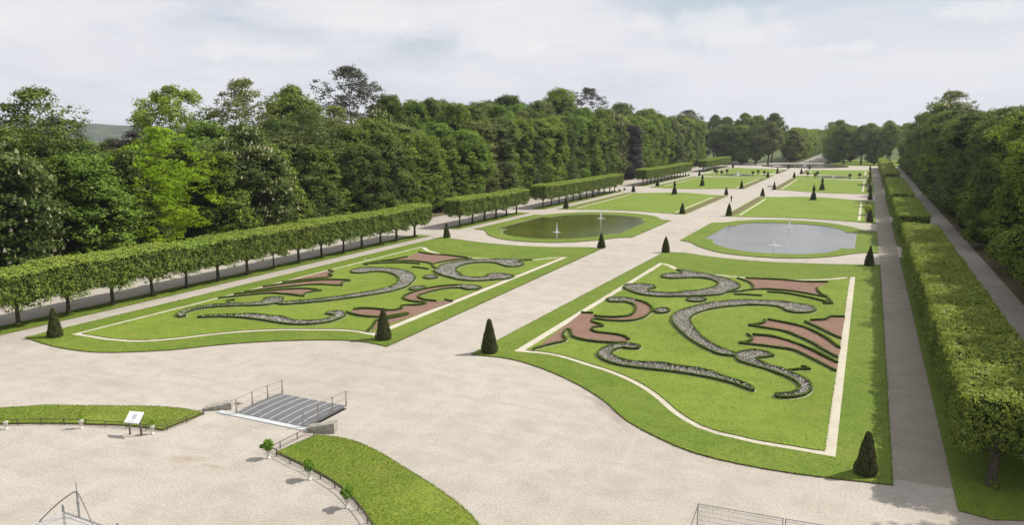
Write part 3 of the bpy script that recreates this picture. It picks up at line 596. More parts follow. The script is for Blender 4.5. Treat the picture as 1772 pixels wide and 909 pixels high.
# farther lawns, mirrored about the axis
def far_lawn(bot, top, tilled, ribL=None, mat='grass_far'):
    for f in (lambda P: np.asarray(P, float), mir):
        o = np.vstack([catmull(bot, 2), catmull(top, 2)])
        sheet('lawn', f(o), .08, M[mat], skirt=.09)
        y0, y1 = tilled
        sheet('tilled_border', f(rect(-26.2, -24.75, y0+1.5, y1-1)), .086, M['tilled'])
        sheet('tilled_border', f(rect(.2, 1.15, y0+2, y1-2)), .086, M['tilled'])
        sheet('sand_border', f(rect(-24.0, -23.55, y0+2.2, y1-5)), .086, M['ribbon'])
        sheet('sand_border', f(rect(-1.05, -.55, y0+2.2, y1-5)), .086, M['ribbon'])
far_lawn([(-26.6, 160.8), (-20.2, 162.0), (-14.6, 163.2), (-9, 163.1), (-3.5, 161.9), (2.2, 159.6)], [(2.2, 213.5), (-2.7, 214.9), (-6.3, 218.0), (-12.6, 221.0), (-17.5, 219.8), (-21, 216.8), (-26.6, 215.5)], (162, 213))
far_lawn([(-26.6, 245.5), (-23.9, 245.0), (-16.5, 240.5), (-10.9, 237.6), (-5, 237.6), (2.2, 239)], [(2.2, 308), (-7.7, 308.5), (-14.7, 311), (-20, 313.2), (-26.6, 313.5)], (245, 308))
far_lawn([(-26.6, 350), (-12, 342), (2.2, 340)], [(2.2, 397), (-12, 393), (-26.6, 389)], (345, 388))
for f in (lambda P: np.asarray(P, float), mir):
    c = [(-12.2+6.2*math.cos(a), 327.2+7.2*math.sin(a)) for a in np.linspace(0, 2*np.pi, 33)[:-1]]
    sheet('lawn', f([(-26.2, 318), (-18, 315.5), (-6, 315.0), (2.2, 319), (2.2, 335), (-6, 337.5), (-19, 337.8), (-26.2, 334)]), .08, M['grass_far'], holes=[f(c)], skirt=.08)
    sheet('pond_water', f(c), .03, M['pond_light'])
# round basin on the axis
def ring(cx, cy, r, n=48): return [(cx+r*math.cos(a), cy+r*math.sin(a)) for a in np.linspace(0, 2*np.pi, n+1)[:-1]]
sheet('basin_water', ring(-30.6, 432, 20.5), .12, M['pond_light'])
sheet('basin_kerb', ring(-30.6, 432, 21.6), .42, M['soil'], holes=[ring(-30.6, 432, 20.5)], skirt=.45, side=M['soil'])
# strips of grass under the clipped rows
BL = [(40.0, 117.5), (129.5, 165.0), (177.0, 239.0), (266.5, 342.0), (358.0, 427.0)]
for k, (a, b) in enumerate(BL):
    if k == 0:
        rr = [(4.87, 37.6), (6.2, 37.3), (7.6, 37.9), (8.35, 39.6), (8.5, 42)]+[(8.5, b-1), (6.7, b), (4.87, b-1)]
    else: rr = rect(4.87, 8.5, a-1, b-1)
    sheet('grass_strip', rr, .05, M['grass_edge'], skirt=.055)
    sheet('grass_strip', mir(rect(4.9, 8.0, *[(24, 108.5), (118, 150), (158, 219.5), (244, 316.5), (346, 413.5)][k])), .05, M['grass_edge'], skirt=.055)
# crescent lawns round the court
sheet('lawn', catmull(DATA['cresL'], .8, True, 30), .08, M['grass_rough'], skirt=.09)
sheet('lawn', catmull(DATA['cresR'], .8, True, 30), .08, M['grass_rough'], skirt=.09)
# woodland floor either side
sheet('woodland_floor', rect(-139, -80.5, -20, 440), .006, M['tilled'])
sheet('woodland_floor', rect(15.2, 79, -20, 440), .006, M['tilled'])
sheet('meadow', rect(-18, 30, 449, 560), .01, M['grass_rough'])

# real blades and tufts over the nearer lawns, thicker along the cut edges
M['blades'] = leafmat('grass_blades', (.09, .15, .014), (.23, .28, .055), .3, .1, .6, .0, .0)
def tufts(outlines, z, dens, size, seed, edge=26, skip=()):
    rg = np.random.default_rng(seed); mb = MB()
    for O in outlines:
        O = np.asarray(O); lo, hi = O.min(0), O.max(0); n = int(np.prod(hi-lo)*dens); Q = rg.uniform(lo, hi, (n, 2))
        keep = vnoise(np.c_[Q, Q[:, :1]*0], .35, seed) > rg.uniform(.1, .75, n); Q = Q[keep]; Q = Q[inside(Q, O)]
        if edge:
            P = np.vstack([O, O[:1]]); sg = np.linalg.norm(np.diff(P, axis=0), axis=1); c = np.r_[0, np.cumsum(sg)]; t = rg.uniform(0, c[-1], int(c[-1]*edge))
            E_ = np.c_[np.interp(t, c, P[:, 0]), np.interp(t, c, P[:, 1])]+rg.normal(0, .035, (len(t), 2)); Q = np.vstack([Q, E_])
        for K in skip: Q = Q[~inside(Q, K)]
        n = len(Q); v, f = cards(np.c_[Q, np.full(n, z)+rg.uniform(0, .02, n)], np.tile([0, 0, 1.], (n, 1)), size, rg, .7, .45)
        tn = np.clip(rg.normal(.4, .2, n)+.35*(vnoise(np.c_[Q, Q[:, :1]*0], .8, seed+3)-.5), 0, 1); mb.add(v, f, 0, tn)
    mb.build('grass', [M['blades']], kind='stuff')
_o = np.vstack([catmull(DATA['lawn_bot'], 1.0), catmull(DATA['lawn_top'], 1.5)])
tufts([catmull(DATA['cresL'], .8, True, 30), catmull(DATA['cresR'], .8, True, 30)], .085, 260, .07, 1, 60)
for _k, (f, (_o2, _i2), _d, _s) in enumerate(((lambda P: np.asarray(P, float), RIB['right'], 24, .09), (mirL, RIB['left'], 14, .1))):
    _beds = [f(catmull(DATA[n], .5, True)) for n in ('red1', 'red4', 'red6', 'red7', 'red8', 'fl_scr2', 'fl_scr3', 'fl_scr5', 'ov1', 'ov2', 'fl_cres')]
    tufts([f(_o)], .072, _d, _s, 2+_k, 30, [_o2]); tufts([_i2], .122, _d, _s, 5+_k, 12, _beds)
rg_ = np.random.default_rng(4); _q = np.vstack([np.c_[rg_.uniform(2.5, 4.8, 70), rg_.uniform(39, 75, 70)], np.c_[rg_.normal(3.6, .5, 40), rg_.normal(56, 1.5, 40)], np.c_[rg_.normal(3.2, .4, 30), rg_.normal(47, 1.2, 30)]])
_v, _f = cards(np.c_[_q, np.full(len(_q), .02)], np.tile([0, 0, 1.], (len(_q), 1)), .09, rg_, .3); MB().add(_v, _f).build('fallen_petals', [M['ribbon']], kind='stuff')
# soil saucers round the yews are added with them
# ================================================================== CLIPPED LIMES (left) AND HEDGES (right)
ORD = ['', 'first', 'second', 'third', 'fourth', 'fifth', 'sixth', 'seventh', 'eighth', 'ninth', 'tenth', 'eleventh', 'twelfth', 'thirteenth', 'fourteenth', 'fifteenth', 'sixteenth', 'seventeenth', 'eighteenth', 'nineteenth', 'twentieth']
def ordn(n):
    if n <= 20: return ORD[n]
    t = {2: 'twenty', 3: 'thirty', 4: 'forty', 5: 'fifty', 6: 'sixty', 7: 'seventy', 8: 'eighty'}[n//10]
    return (t[:-1]+'ieth') if n % 10 == 0 else t+'-'+ORD[n % 10]
SP = 4.95
lime_protos = []
for k in range(4):
    rng = np.random.default_rng(200+k); mb = MB()
    fc = 'xX' + ('y' if k == 3 else '') 
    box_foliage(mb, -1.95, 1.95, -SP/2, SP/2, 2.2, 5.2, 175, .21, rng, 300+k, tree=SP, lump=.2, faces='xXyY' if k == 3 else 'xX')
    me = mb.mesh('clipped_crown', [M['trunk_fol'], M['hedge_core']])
    tb = MB(); r = [.19, .17, .21, .18][k]
    tb.tube([(0, 0, -.1), (.02, .01, .5), (.0, .03, 1.2), (.03, 0, 2.6)], [r*1.5, r, r*.85, r*.8], 8)
    for j in range(5):
        a = j*1.3; tb.tube([(0, 0, 1.6), (.5*math.cos(a), .6*math.sin(a), 2.2), (1.0*math.cos(a), 1.5*math.sin(a), 3.0)], [r*.5, r*.35, .03], 5)
    tm = tb.mesh('clipped_trunk', [M['bark']])
    sb = MB(); rg = np.random.default_rng(k); n = 260; d = rg.normal(0, 1, (n, 3)); d[:, 2] = abs(d[:, 2]); d /= np.linalg.norm(d, axis=1)[:, None]
    v, f = cards(d*np.array([.45, .4, .35])*rg.uniform(.5, 1, (n, 1))+[.1, 0, .03], d, .15, rg); sb.add(v, f, 0, rg.uniform(.1, .6, n))
    sm = sb.mesh('suckers', [M['trunk_fol']])
    lime_protos.append((me, tm, sm))
rngL = np.random.default_rng(5)
ysL = [30.7, 35.6, 40.5, 45.2, 49.9, 54.5, 59.0, 63.6, 68.1, 72.7, 77.5, 82.2, 87.0, 91.4, 96.1, 100.7, 105.9]
rows = [ysL]
for (a, b) in [(118.9, 149.2), (158.8, 218.8), (245.0, 315.5), (347.0, 412.6)]:
    n = max(2, round((b-a)/SP)); rows.append([a+(i+.5)*(b-a)/n for i in range(n)])
ROWN = ['long nearest', 'second', 'third', 'fourth', 'fifth']
for ri, ys in enumerate(rows):
    sp = ys[1]-ys[0]
    for i, y in enumerate(ys):
        end = i in (0, len(ys)-1)
        k = 3 if end else int(rngL.integers(0, 3))
        x = 2*XC-6.5+rngL.normal(0, .05)
        vis = i if ri else i-1
        t = empty('lime_tree', (x, y, .05), 0, 'box-clipped lime tree, %s trunk from near end of %s left row' % (ordn(max(1, vis) if ri == 0 else i+1), ROWN[ri]) if not (ri == 0 and i < 2) else 'box-clipped lime tree at the left edge, %s of the long row' % ('nearest' if i == 0 else 'second'), 'clipped tree', 'clipped lime trees in a row along the left walk')
        c = link('crown', lime_protos[k][0], t); c.scale = (1+rngL.normal(0, .012), sp/SP*(1.035), 1+rngL.normal(0, .02)); 
        if rngL.random() < .5 and not end: c.rotation_euler = (0, 0, math.pi)
        tr = link('trunk', lime_protos[k][1], t); tr.rotation_euler = (0, 0, rngL.uniform(0, 6)); s = rngL.uniform(.8, 1.2)*(1 if ri < 2 else .9); 
        if ri == 0 and i == 9: s = .45
        tr.scale = (s, s, 1)
        if rngL.random() < .55: link('basal_shoots', lime_protos[k][2], t)

for k, (a, b) in enumerate(BL):
    rng = np.random.default_rng(400+k); mb = MB()
    d, lf = [(270, .15), (130, .2), (80, .25), (40, .34), (26, .42)][k]
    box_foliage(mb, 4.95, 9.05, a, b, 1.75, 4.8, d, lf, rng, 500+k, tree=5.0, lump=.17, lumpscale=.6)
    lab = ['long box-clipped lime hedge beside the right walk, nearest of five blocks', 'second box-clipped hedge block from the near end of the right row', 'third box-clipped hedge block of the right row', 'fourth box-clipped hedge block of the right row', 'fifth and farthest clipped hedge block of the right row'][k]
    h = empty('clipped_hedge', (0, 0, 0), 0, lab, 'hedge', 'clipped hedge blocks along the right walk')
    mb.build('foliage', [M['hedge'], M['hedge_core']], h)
    y = a+1.2
    while y < b-1:
        tr = link('trunk', lime_protos[int(rng.integers(0, 4))][1], h); tr.location = (6.6, y, .05); tr.rotation_euler = (0, 0, rng.uniform(0, 6)); tr.scale = (1.25, 1.25, 1); y += 5
    if k == 0:
        o = link('basal_shoots', lime_protos[1][2], h); o.location = (6.75, a+1.0, .05); o.scale = (1.2, 1.2, 1.1)

# ================================================================== TREES
VAR = {}
def variant(name, mk, tk):
    out = []
    for i in range(mk.pop('n', 1)):
        H = mk.get('H', 20.)
        cm = crown(mk.pop('seed', 700)+i*13+len(VAR)*101, **mk).mesh('crown_'+name, [M['t_mid'], M['core_dark']])
        tm = trunk_mb(900+i+len(VAR)*7, H, tk.get('r', .38), tk.get('limbs', 5), mk.get('R', 4.6)).mesh('trunk_'+name, [M['bark']])
        out.append((cm, tm, H, mk.get('R', 4.6)))
    VAR[name] = out
variant('dome', dict(n=3, H=20., R=5.2, z0=1.6, shape='dome', lobes=105, dens=32, leaf=.36), {})
variant('column', dict(n=3, H=24., R=4.3, z0=1.2, shape='column', lobes=130, dens=30, leaf=.34, lobe_r=(.9, 1.7)), {})
variant('cone', dict(n=2, H=18., R=4.8, z0=1.4, shape='cone', lobes=100, dens=34, leaf=.34, lobe_r=(.8, 1.6)), {})
variant('round', dict(n=2, H=20., R=5.6, z0=5.0, shape='round', lobes=90, dens=32, leaf=.36), {})
variant('flower', dict(n=2, H=19., R=5.0, z0=1.6, shape='dome', lobes=100, dens=30, leaf=.38, candles=620), {})
variant('airy', dict(n=2, H=24., R=5.2, z0=7.0, shape='egg', lobes=130, dens=26, leaf=.32, lobe_r=(.6, 1.3), core=False, ragged=.5), dict(limbs=14, r=.42))
variant('wispy', dict(n=2, H=22., R=4.8, z0=4.0, shape='egg', lobes=150, dens=24, leaf=.3, lobe_r=(.5, 1.2), core=False, ragged=.5), dict(limbs=12, r=.35))
variant('open', dict(n=1, H=22., R=5.6, z0=9.0, shape='round', lobes=46, dens=34, leaf=.36, lobe_r=(.9, 1.6), core=False, ragged=.35), dict(limbs=14, r=.4))
rngT = np.random.default_rng(77)
LOOK = {'t_dark': 'dark green', 't_mid': 'mid green', 't_olive': 'olive green', 't_lime': 'bright yellow-green', 't_fresh': 'fresh light green', 't_grey': 'grey-leaved', 't_purple': 'dark purple-brown', 't_flower': 'white-flowering'}
FORM = {'dome': 'domed chestnut', 'column': 'tall columnar tree', 'cone': 'pointed tree', 'round': 'round-headed tree', 'flower': 'chestnut tree', 'airy': 'sparse airy tree', 'wispy': 'feathery tree', 'open': 'open-crowned tree'}
def tree(x, y, h, w, var, mat, label, group):
    cm, tm, H, R = VAR[var][int(rngT.integers(0, len(VAR[var])))]
    rz = rngT.uniform(0, 6.28)
    t = empty('broadleaf_tree', (x, y, 0), rz, label, 'tree', group)
    c = link('crown', cm, t); c.scale = (w/R, w/R, h/H)
    c.material_slots[0].link = 'OBJECT'; c.material_slots[0].material = M[mat]
    tr = link('trunk', tm, t); tr.scale = (w/R, w/R, h/H)
    return t
def pick(opts): 
    a = [o[0] for o in opts]; p_ = np.array([o[1] for o in opts], float); return a[int(rngT.choice(len(a), p=p_/p_.sum()))]
def row(side, line, xf, ys, hf, wf, opts, group):
    if side == 'left' and line == 'front': ys = [y for y in ys if not 68 < y < 79]
    for i, y in enumerate(ys):
        var, mat = pick(opts(y)); x = xf(y)+rngT.normal(0, .8)
        lab = '%s %s, %s from near end of %s line, %s wood' % (LOOK[mat], FORM[var], ordn(i+1), line, side)
        tree(x, y, hf(y)*rngT.uniform(.93, 1.07), wf(y)*rngT.uniform(.9, 1.12), var, mat, lab, group)
GL = 'trees of the wood on the left'; GR = 'trees of the wood on the right'; GF = 'trees beyond the round basin'
def cap(y): # keeps the gap where the distant hills show
    return 1
def hL1(y): return 14.3 if y < 120 else (17 if y < 160 else (21.5 if y < 260 else 23.5))
def yl(a, b, s):
    out = []; y = a
    while y < b: out.append(y+rngT.normal(0, .6)); y += s*rngT.uniform(.85, 1.15)
    return out
near_front = lambda y: [(('dome', 't_mid'), 3), (('cone', 't_mid'), 3), (('dome', 't_dark'), 1.6), (('cone', 't_dark'), 1), (('flower', 't_flower'), .8)] if y < 150 else [(('column', 't_mid'), 4), (('column', 't_dark'), 2.4), (('dome', 't_mid'), 1.5), (('column', 't_fresh'), .8), (('column', 't_olive'), .8), (('flower', 't_flower'), .5), (('column', 't_purple'), .25)]
row('left', 'front', lambda y: -85.5, yl(24, 432, 7.2), hL1, lambda y: 4.9 if y < 160 else 4.6, near_front, GL)
row('left', 'second', lambda y: -93.5, yl(26, 440, 8.0), lambda y: hL1(y)+(1.2 if y < 82 else 2.3), lambda y: 5.2, lambda y: [(('dome', 't_dark'), 3), (('dome', 't_mid'), 2.5), (('column', 't_dark'), 2), (('column', 't_olive'), 1.3), (('wispy', 't_olive'), .8)], GL)
row('left', 'third', lambda y: -103, yl(40, 470, 9.0), lambda y: 15.4 if y < 88 else (20 if y < 150 else 25), lambda y: 5.4, lambda y: [(('dome', 't_dark'), 3), (('dome', 't_mid'), 2), (('column', 't_olive'), 1.5), (('round', 't_dark'), 1)], GL)
# trees that stand out on the left skyline
SK = [(-82.5, 47.0, 16.4, 5.4, 'flower', 't_flower', 'white-flowering chestnut at the far left edge'), (-87, 51, 17.8, 4.6, 'dome', 't_dark', 'dark leafy tree near the left edge, left of the tall ragged one'),
      (-90, 58.5, 22.4, 5.6, 'wispy', 't_dark', 'tall dark ragged tree rising above the left end of the wood'), (-96, 64.5, 19.2, 4.0, 'airy', 't_grey', 'thin twiggy dark tree beside the distant hill view'),
      (-99, 78.5, 17.6, 3.6, 'airy', 't_purple', 'low dark purplish tree top in the hill gap'),
      (-124, 108.0, 26.3, 6.9, 'open', 't_fresh', 'open-crowned light green tree standing alone on the skyline'),
      (-86, 72.4, 17.9, 5.7, 'wispy', 't_lime', 'bright yellow-green tree in the left wood, the only one'),
      (-84.2, 68.8, 12.8, 4.2, 'wispy', 't_lime', 'smaller yellow-green shoot tree left of the bright one'),
      (-114, 116.5, 27.8, 7.0, 'wispy', 't_olive', 'tall feathery olive tree left of the sparse grey one'),
      (-124, 142, 28.2, 6.6, 'round', 't_mid', 'round-headed green tree between the feathery and the sparse grey tree'),
      (-129, 171, 35.0, 9.2, 'airy', 't_grey', 'tallest tree, sparse and grey, high above the left wood'),
      (-94, 113, 22.0, 6.6, 'wispy', 't_olive', 'broad hazy olive tree below the sparse grey one'),
      (-95, 121, 22.5, 5.8, 'wispy', 't_olive', 'second hazy olive tree just right of the broad one'),
      (-98, 139.5, 21.6, 5.6, 'flower', 't_flower', 'pale flowering chestnut right of the hazy olive trees'),
      (-88, 90.5, 17.6, 4.4, 'flower', 't_flower', 'white-flowering chestnut below the feathery olive tree'),
      (-105, 171, 25.0, 6.4, 'round', 't_dark', 'very dark round tree above the end of the long clipped row'),
      (-100, 182, 21.0, 4.6, 'cone', 't_mid', 'mid green tree in the dip right of the dark round tree'),
      (-101, 140, 13.0, 3.2, 'wispy', 't_grey', 'small grey tree top in the dip of the wood'),
      (-110, 231, 29.6, 8.5, 'dome', 't_dark', 'broad dark tree at the left of the high middle wood'),
      (-100, 236, 28.0, 6.2, 'dome', 't_olive', 'tall olive tree at the middle of the wood skyline'),
      (-104, 262, 33.4, 7.8, 'dome', 't_fresh', 'tall light green tree at the crest of the middle wood'),
      (-110, 312, 36.6, 9.4, 'wispy', 't_grey', 'tall grey feathery tree at the crest of the middle wood'),
      (-104, 338, 31.0, 8.0, 'dome', 't_olive', 'olive tree right of the crest of the middle wood'),
      (-100, 372, 29.5, 7.0, 'dome', 't_mid', 'green tree on the falling skyline right of the crest'),
      (-82.5, 283, 20.5, 4.6, 'column', 't_purple', 'dark purple-brown copper tree in the front of the wood'),
      (-81.5, 346, 17, 4.8, 'flower', 't_flower', 'white-flowering chestnut behind the fourth clipped row'),
      (-112, 520, 33, 11, 'airy', 't_grey', 'sparse grey tree on the skyline above the fifth clipped row')]
for (x, y, h, w, var, mat, lab) in SK: tree(x, y, h, w, var, mat, lab, GL)
# beyond the basin
def far(xs, y, hf, mats, line, wf=6.6):
    for i, x in enumerate(xs):
        mat = pick(mats); var = pick([('dome', 3), ('round', 2), ('wispy', .6)])
        tree(x+rngT.normal(0, .8), y+rngT.normal(0, 2), hf*rngT.uniform(.9, 1.08), wf*rngT.uniform(.9, 1.15), var, mat,
             '%s %s, %s from left, %s beyond basin' % (LOOK[mat], FORM[var], ordn(i+1), line), GF)
md = [('t_dark', 1), ('t_mid', 2), ('t_fresh', .6)]
far(np.arange(-80, -44, 7.4), 452, 24, [('t_dark', 1.4), ('t_mid', 2.2), ('t_olive', 1)], 'front line left of avenue')
far(np.arange(-104, -46, 8.6), 480, 27.5, [('t_mid', 2), ('t_olive', 2), ('t_dark', 1)], 'back line left of avenue', 6.8)
far([-20.5, -12.5, -4.5, 3.5, 11.5], 476, 22.5, [('t_mid', 3), ('t_dark', .8), ('t_olive', 1)], 'front line right of avenue', 5.6)
far([-20, -10, 0, 11, 21, 31], 520, 24, [('t_fresh', 2), ('t_mid', 2)], 'back line right of avenue', 6.5)
for s, x, nm in ((0, -43.0, 'left'), (1, -17.5, 'right')):
    for i, y in enumerate(np.arange(500, 980, 17)):
        mat = ['t_fresh', 't_mid'][int(rngT.integers(0, 2))] if s == 0 else 't_mid'
        tree(x+rngT.normal(0, .6), y, (20.5 if s == 0 else 19)*rngT.uniform(.94, 1.05), 6.6, 'dome', mat if not (s == 0 and i < 9) else 't_fresh', '%s tree on %s side of distant avenue, %s from basin' % (LOOK[mat if not (s == 0 and i < 9) else 't_fresh'], nm, ordn(i+1)), 'avenue trees in the distance')
# right wood
def hR(y): return 19.5 if y < 180 else (21.5 if y < 240 else (22 if y < 320 else (18.5 if y < 370 else 15.5)))
row('right', 'front', lambda y: 20.2 if y < 120 else 19.0, yl(44, 440, 7.0), hR, lambda y: 4.9, lambda y: [(('column', 't_mid'), 3), (('column', 't_dark'), 3.5), (('dome', 't_dark'), 1.5), (('dome', 't_mid'), 2), (('flower', 't_flower'), .6), (('column', 't_fresh'), 1.2)], GR)
row('right', 'second', lambda y: 28.5, yl(60, 450, 8.6), lambda y: hR(y)+.6, lambda y: 5.4, lambda y: [(('dome', 't_dark'), 3), (('dome', 't_mid'), 3), (('round', 't_mid'), 1)], GR)
for (x, y, h, w, var, mat, lab) in [(24.5, 300, 31.5, 8.5, 'airy', 't_olive', 'tall thin-topped tree crowning the right wood'), (22, 292, 27.0, 7.5, 'dome', 't_fresh', 'light green tree below the thin-topped tree of the right wood'), (19.5, 345, 25.5, 6.5, 'dome', 't_mid', 'tall green tree at the left shoulder of the right wood'),
        (22, 245, 25, 6.5, 'flower', 't_flower', 'pale flowering tree at the middle of the right wood'), (25, 130, 23.5, 6.0, 'dome', 't_dark', 'dark high tree top at the right edge'), (17.2, 213, 13, 2.9, 'column', 't_lime', 'narrow yellow-green tree at the front of the right wood'), (18.0, 131, 12.5, 4.6, 'dome', 't_mid', 'green bushy tree low at the right edge of the walk')]:
    tree(x, y, h, w, var, mat, lab, GR)

# ================================================================== YEW CONES
def cone_mb(seed, prof, n_leaf=5200, leaf=.085):
    rng = np.random.default_rng(seed); mb = MB()
    mb.lathe([(r*.9, z) for r, z in prof], 14, 1)
    zs = np.array([z for r, z in prof]); rs = np.array([r for r, z in prof])
    t = rng.uniform(0, 1, n_leaf*3); z = zs[0]+(zs[-1]-zs[0])*t; r = np.interp(z, zs, rs)
    keep = rng.random(len(z)) < (r/rs.max())*.8+.12; z = z[keep][:n_leaf]; r = r[keep][:n_leaf]; m = len(z)
    a = rng.uniform(0, 2*np.pi, m); d = np.c_[np.cos(a), np.sin(a), np.full(m, .25)]
    w = 1+.3*(vnoise(np.c_[d[:, :2]*1.2, z*1.5], 1.4, seed)-.5)+rng.normal(0, .03, m)
    P = np.c_[np.cos(a)*r*w, np.sin(a)*r*w, z]*1.0
    v, f = cards(P, d, leaf, rng, .6); mb.add(v, f, 0, np.clip(rng.normal(.42, .22, m), 0, 1)); return mb
CP = [[(r_*.70, z_) for r_, z_ in q_] for q_ in [[(.88, .05), (.86, .4), (.72, .95), (.54, 1.5), (.37, 2.05), (.24, 2.45), (.12, 2.6), (0, 2.62)], [(.92, .05), (.93, .35), (.78, .9), (.57, 1.5), (.36, 2.0), (.16, 2.4), (.03, 2.55), (0, 2.56)], [(.86, .05), (.82, .5), (.64, 1.1), (.44, 1.7), (.22, 2.3), (.04, 2.7), (0, 2.72)]]]
cone_me = [cone_mb(40+i, c).mesh('yew_cone', [M['yew'], M['yew_core']]) for i, c in enumerate(CP)]
a_in = (-35.5, -25.7); a_out = (-62.3, 1.1)
RY = [(107.3, 'at the pond end of the %s parterre'), (162, 'at near end of %s lawn past the pond'), (217.4, 'at far end of %s lawn past the pond'), (245.5, 'at the near end of the third %s lawn'), (313.7, 'at the far end of the third %s lawn'), (347.9, 'at the near end of the farthest %s lawn'), (398, 'at the basin end of the farthest %s lawn')]
CO = [(-35.65, 50.7, 'left', 'court corner of the left parterre, beside the central path', 0, 1.02), (-25.9, 51.0, 'right', 'court corner of the right parterre, beside the central path', 0, 1.03), (-61.25, 39.5, 'left', 'outer court corner of the left parterre', 0, .95), (1.0, 39.9, 'right', 'outer court corner of the right parterre', 0, .86)]
for x, y, s, lab, k, sc in CO:
    t = link('yew_cone', cone_me[k]); tag(t, 'tall clipped yew cone at the '+lab, 'topiary', 'clipped yew cones along the lawns'); t.location = (x, y, .06); t.rotation_euler = (0, 0, x); t.scale = (sc, sc, sc)
for i, (y, w) in enumerate(RY):
    for x, side, place in ((a_in[0], 'left', 'by the main path'), (a_in[1], 'right', 'by the main path'), (a_out[0], 'left', 'outer side'), (a_out[1], 'right', 'outer side')):
        k = 1+int(rngT.integers(0, 2)); t = link('yew_cone', cone_me[k]); tag(t, 'dark yew cone '+(w % side)+', '+place, 'topiary', 'clipped yew cones along the lawns')
        sc = rngT.uniform(.84, 1.0)*(1.0 if i != 1 else 1.05); t.location = (x, y, .07); t.rotation_euler = (0, 0, rngT.uniform(0, 6)); t.scale = (sc, sc, sc*(1.05 if i > 0 else 1))
# tiered topiary spires
SPP = [(.78, .08), (.68, .5), (.55, 1.2), (.46, 1.75), (.28, 1.85), (.24, 2.2), (.34, 2.6), (.36, 2.95), (.2, 3.4), (.05, 4.0), (0, 4.02)]
sp_me = cone_mb(60, SPP, 6000, .09).mesh('spire', [M['yew'], M['yew_core']])
pl = MB().box((-.8, -.8, -.0), (.8, .8, .12)).mesh('plinth', [M['stone']])
for x, y, lab in ((-12.2, 210, 'on the right lawn beyond the pond'), (-12.2, 249, 'on the third right lawn'), (-49.1, 213, 'on the left lawn beyond the pond'), (-49.0, 252, 'on the third left lawn')):
    t = empty('topiary_spire', (x, y, .08), x, 'dark two-tier topiary spire on a stone plinth, '+lab, 'topiary', 'topiary spires on the far lawns')
    link('foliage', sp_me, t); link('plinth', pl, t)
# standard trees round the small ponds
st = MB(); rg = np.random.default_rng(3); n = 900; d = rg.normal(0, 1, (n, 3)); d /= np.linalg.norm(d, axis=1)[:, None]
blob(st, np.array([0, 0, 1.35]), np.array([.5, .5, .5]), 1, rg)
v, f = cards(d*.6+[0, 0, 1.35], d, .16, rg); st.add(v, f, 0, rg.uniform(.2, .7, n)); st_c = st.mesh('ball_crown', [M['t_dark'], M['yew_core']])
st_t = MB().tube([(0, 0, 0), (0, 0, 1.1)], [.07, .05], 6).mesh('stem', [M['bark']]); st_b = MB().lathe([(.0, 0), (.3, 0), (.34, .4), (.3, .42), (0, .4)], 10).mesh('tub', [M['timber']])
seen_std = [['left', 'outer'], ['left', 'near-outer'], ['left', 'far-outer'], ['left', 'near-inner'], ['left', 'far-inner'], ['left', 'inner'], ['right', 'inner'], ['right', 'near-inner'], ['right', 'far-inner'], ['right', 'near-outer'], ['right', 'outer']]
for (x, y), (sd, wh) in zip(DATA['std'], seen_std):
    t = empty('ball_tree', (x, y, .08), 0, 'ball-headed tree in a tub, %s side of the small %s pond' % (wh, sd), 'potted tree', 'ball-headed trees round the small ponds')
    link('crown', st_c, t); link('stem', st_t, t); link('tub', st_b, t)
# young shrubs along the left walk
sh = MB(); n = 330; d = rg.normal(0, 1, (n, 3)); d /= np.linalg.norm(d, axis=1)[:, None]; v, f = cards(d*np.array([.42, .42, .36])*rg.uniform(.4, 1, (n, 1))+[0, 0, .5], d, .16, rg); sh.add(v, f, 0, rg.uniform(.1, .6, n)); sh_c = sh.mesh('shrub_leaves', [M['t_dark']])
sh_t = MB().tube([(0, 0, 0), (0, 0, .45)], [.05, .03], 5).mesh('shrub_stem', [M['bark']])
for i, (x, y) in enumerate(DATA['shr']):
    t = empty('young_shrub', (-66.4, y, .0), i, 'young dark shrub on the left walk, %s from the pond end of its line' % ordn(i+1), 'shrub', 'young shrubs along the left walk')
    link('foliage', sh_c, t); link('stem', sh_t, t)
for i, (x, y, lab) in enumerate([(.75, 176, 'pale leafy shrub behind the cone at the right border of the second lawn'), (.75, 283, 'pale leafy shrub at the right border of the third lawn')]):
    mb = MB(); n = 1400; d = rg.normal(0, 1, (n, 3)); d /= np.linalg.norm(d, axis=1)[:, None]; v, f = cards(d*np.array([.8, 1.6, 1.0])*rg.uniform(.5, 1, (n, 1))+[0, 0, 1.3], d, .2, rg); mb.add(v, f, 0, rg.uniform(.2, 1, n))
    t = empty('leafy_shrub', (x, y, .08), 0, lab, 'shrub', 'pale shrubs on the right border'); mb.build('foliage', [M['t_fresh']], t); MB().tube([(0, 0, 0), (0, .1, 1.0)], [.07, .04], 5).build('stem', [M['bark']], t)

# ================================================================== FOUNTAINS
def fountain(x, y, h, lab, sz=.75):
    rng = np.random.default_rng(int(abs(x*10)+y)); t = empty('fountain_jet', (x, y, .03), 0, lab, 'fountain', 'fountain jets in the ponds')
    mb = MB(); n = 260; z = rng.uniform(0, 1, n)**.8; spread = .07+.26*(1-z)**1.5
    P = np.c_[rng.normal(0, 1, n)*spread*.6, rng.normal(0, 1, n)*spread*.6, z*h]*np.array([sz, sz, 1]); v, f = cards(P, rng.normal(0, 1, (n, 3)), .12*sz, rng, .5, .9); mb.add(v, f)
    mb.tube([(0, 0, 0), (0, 0, h*.5), (0, 0, h*.98)], [.1*sz, .07*sz, .02], 6); mb.build('jet', [M['foam']], t)
    fb = MB(); n = 500; a = rng.uniform(0, 6.28, n); r = abs(rng.normal(0, .55, n))*sz; v, f = cards(np.c_[np.cos(a)*r, np.sin(a)*r*1.1, np.full(n, .035)], np.tile([0, 0, 1.], (n, 1)), .13*sz, rng, .12, .9); fb.add(v, f); fb.build('foam', [M['foam']], t, kind='stuff')
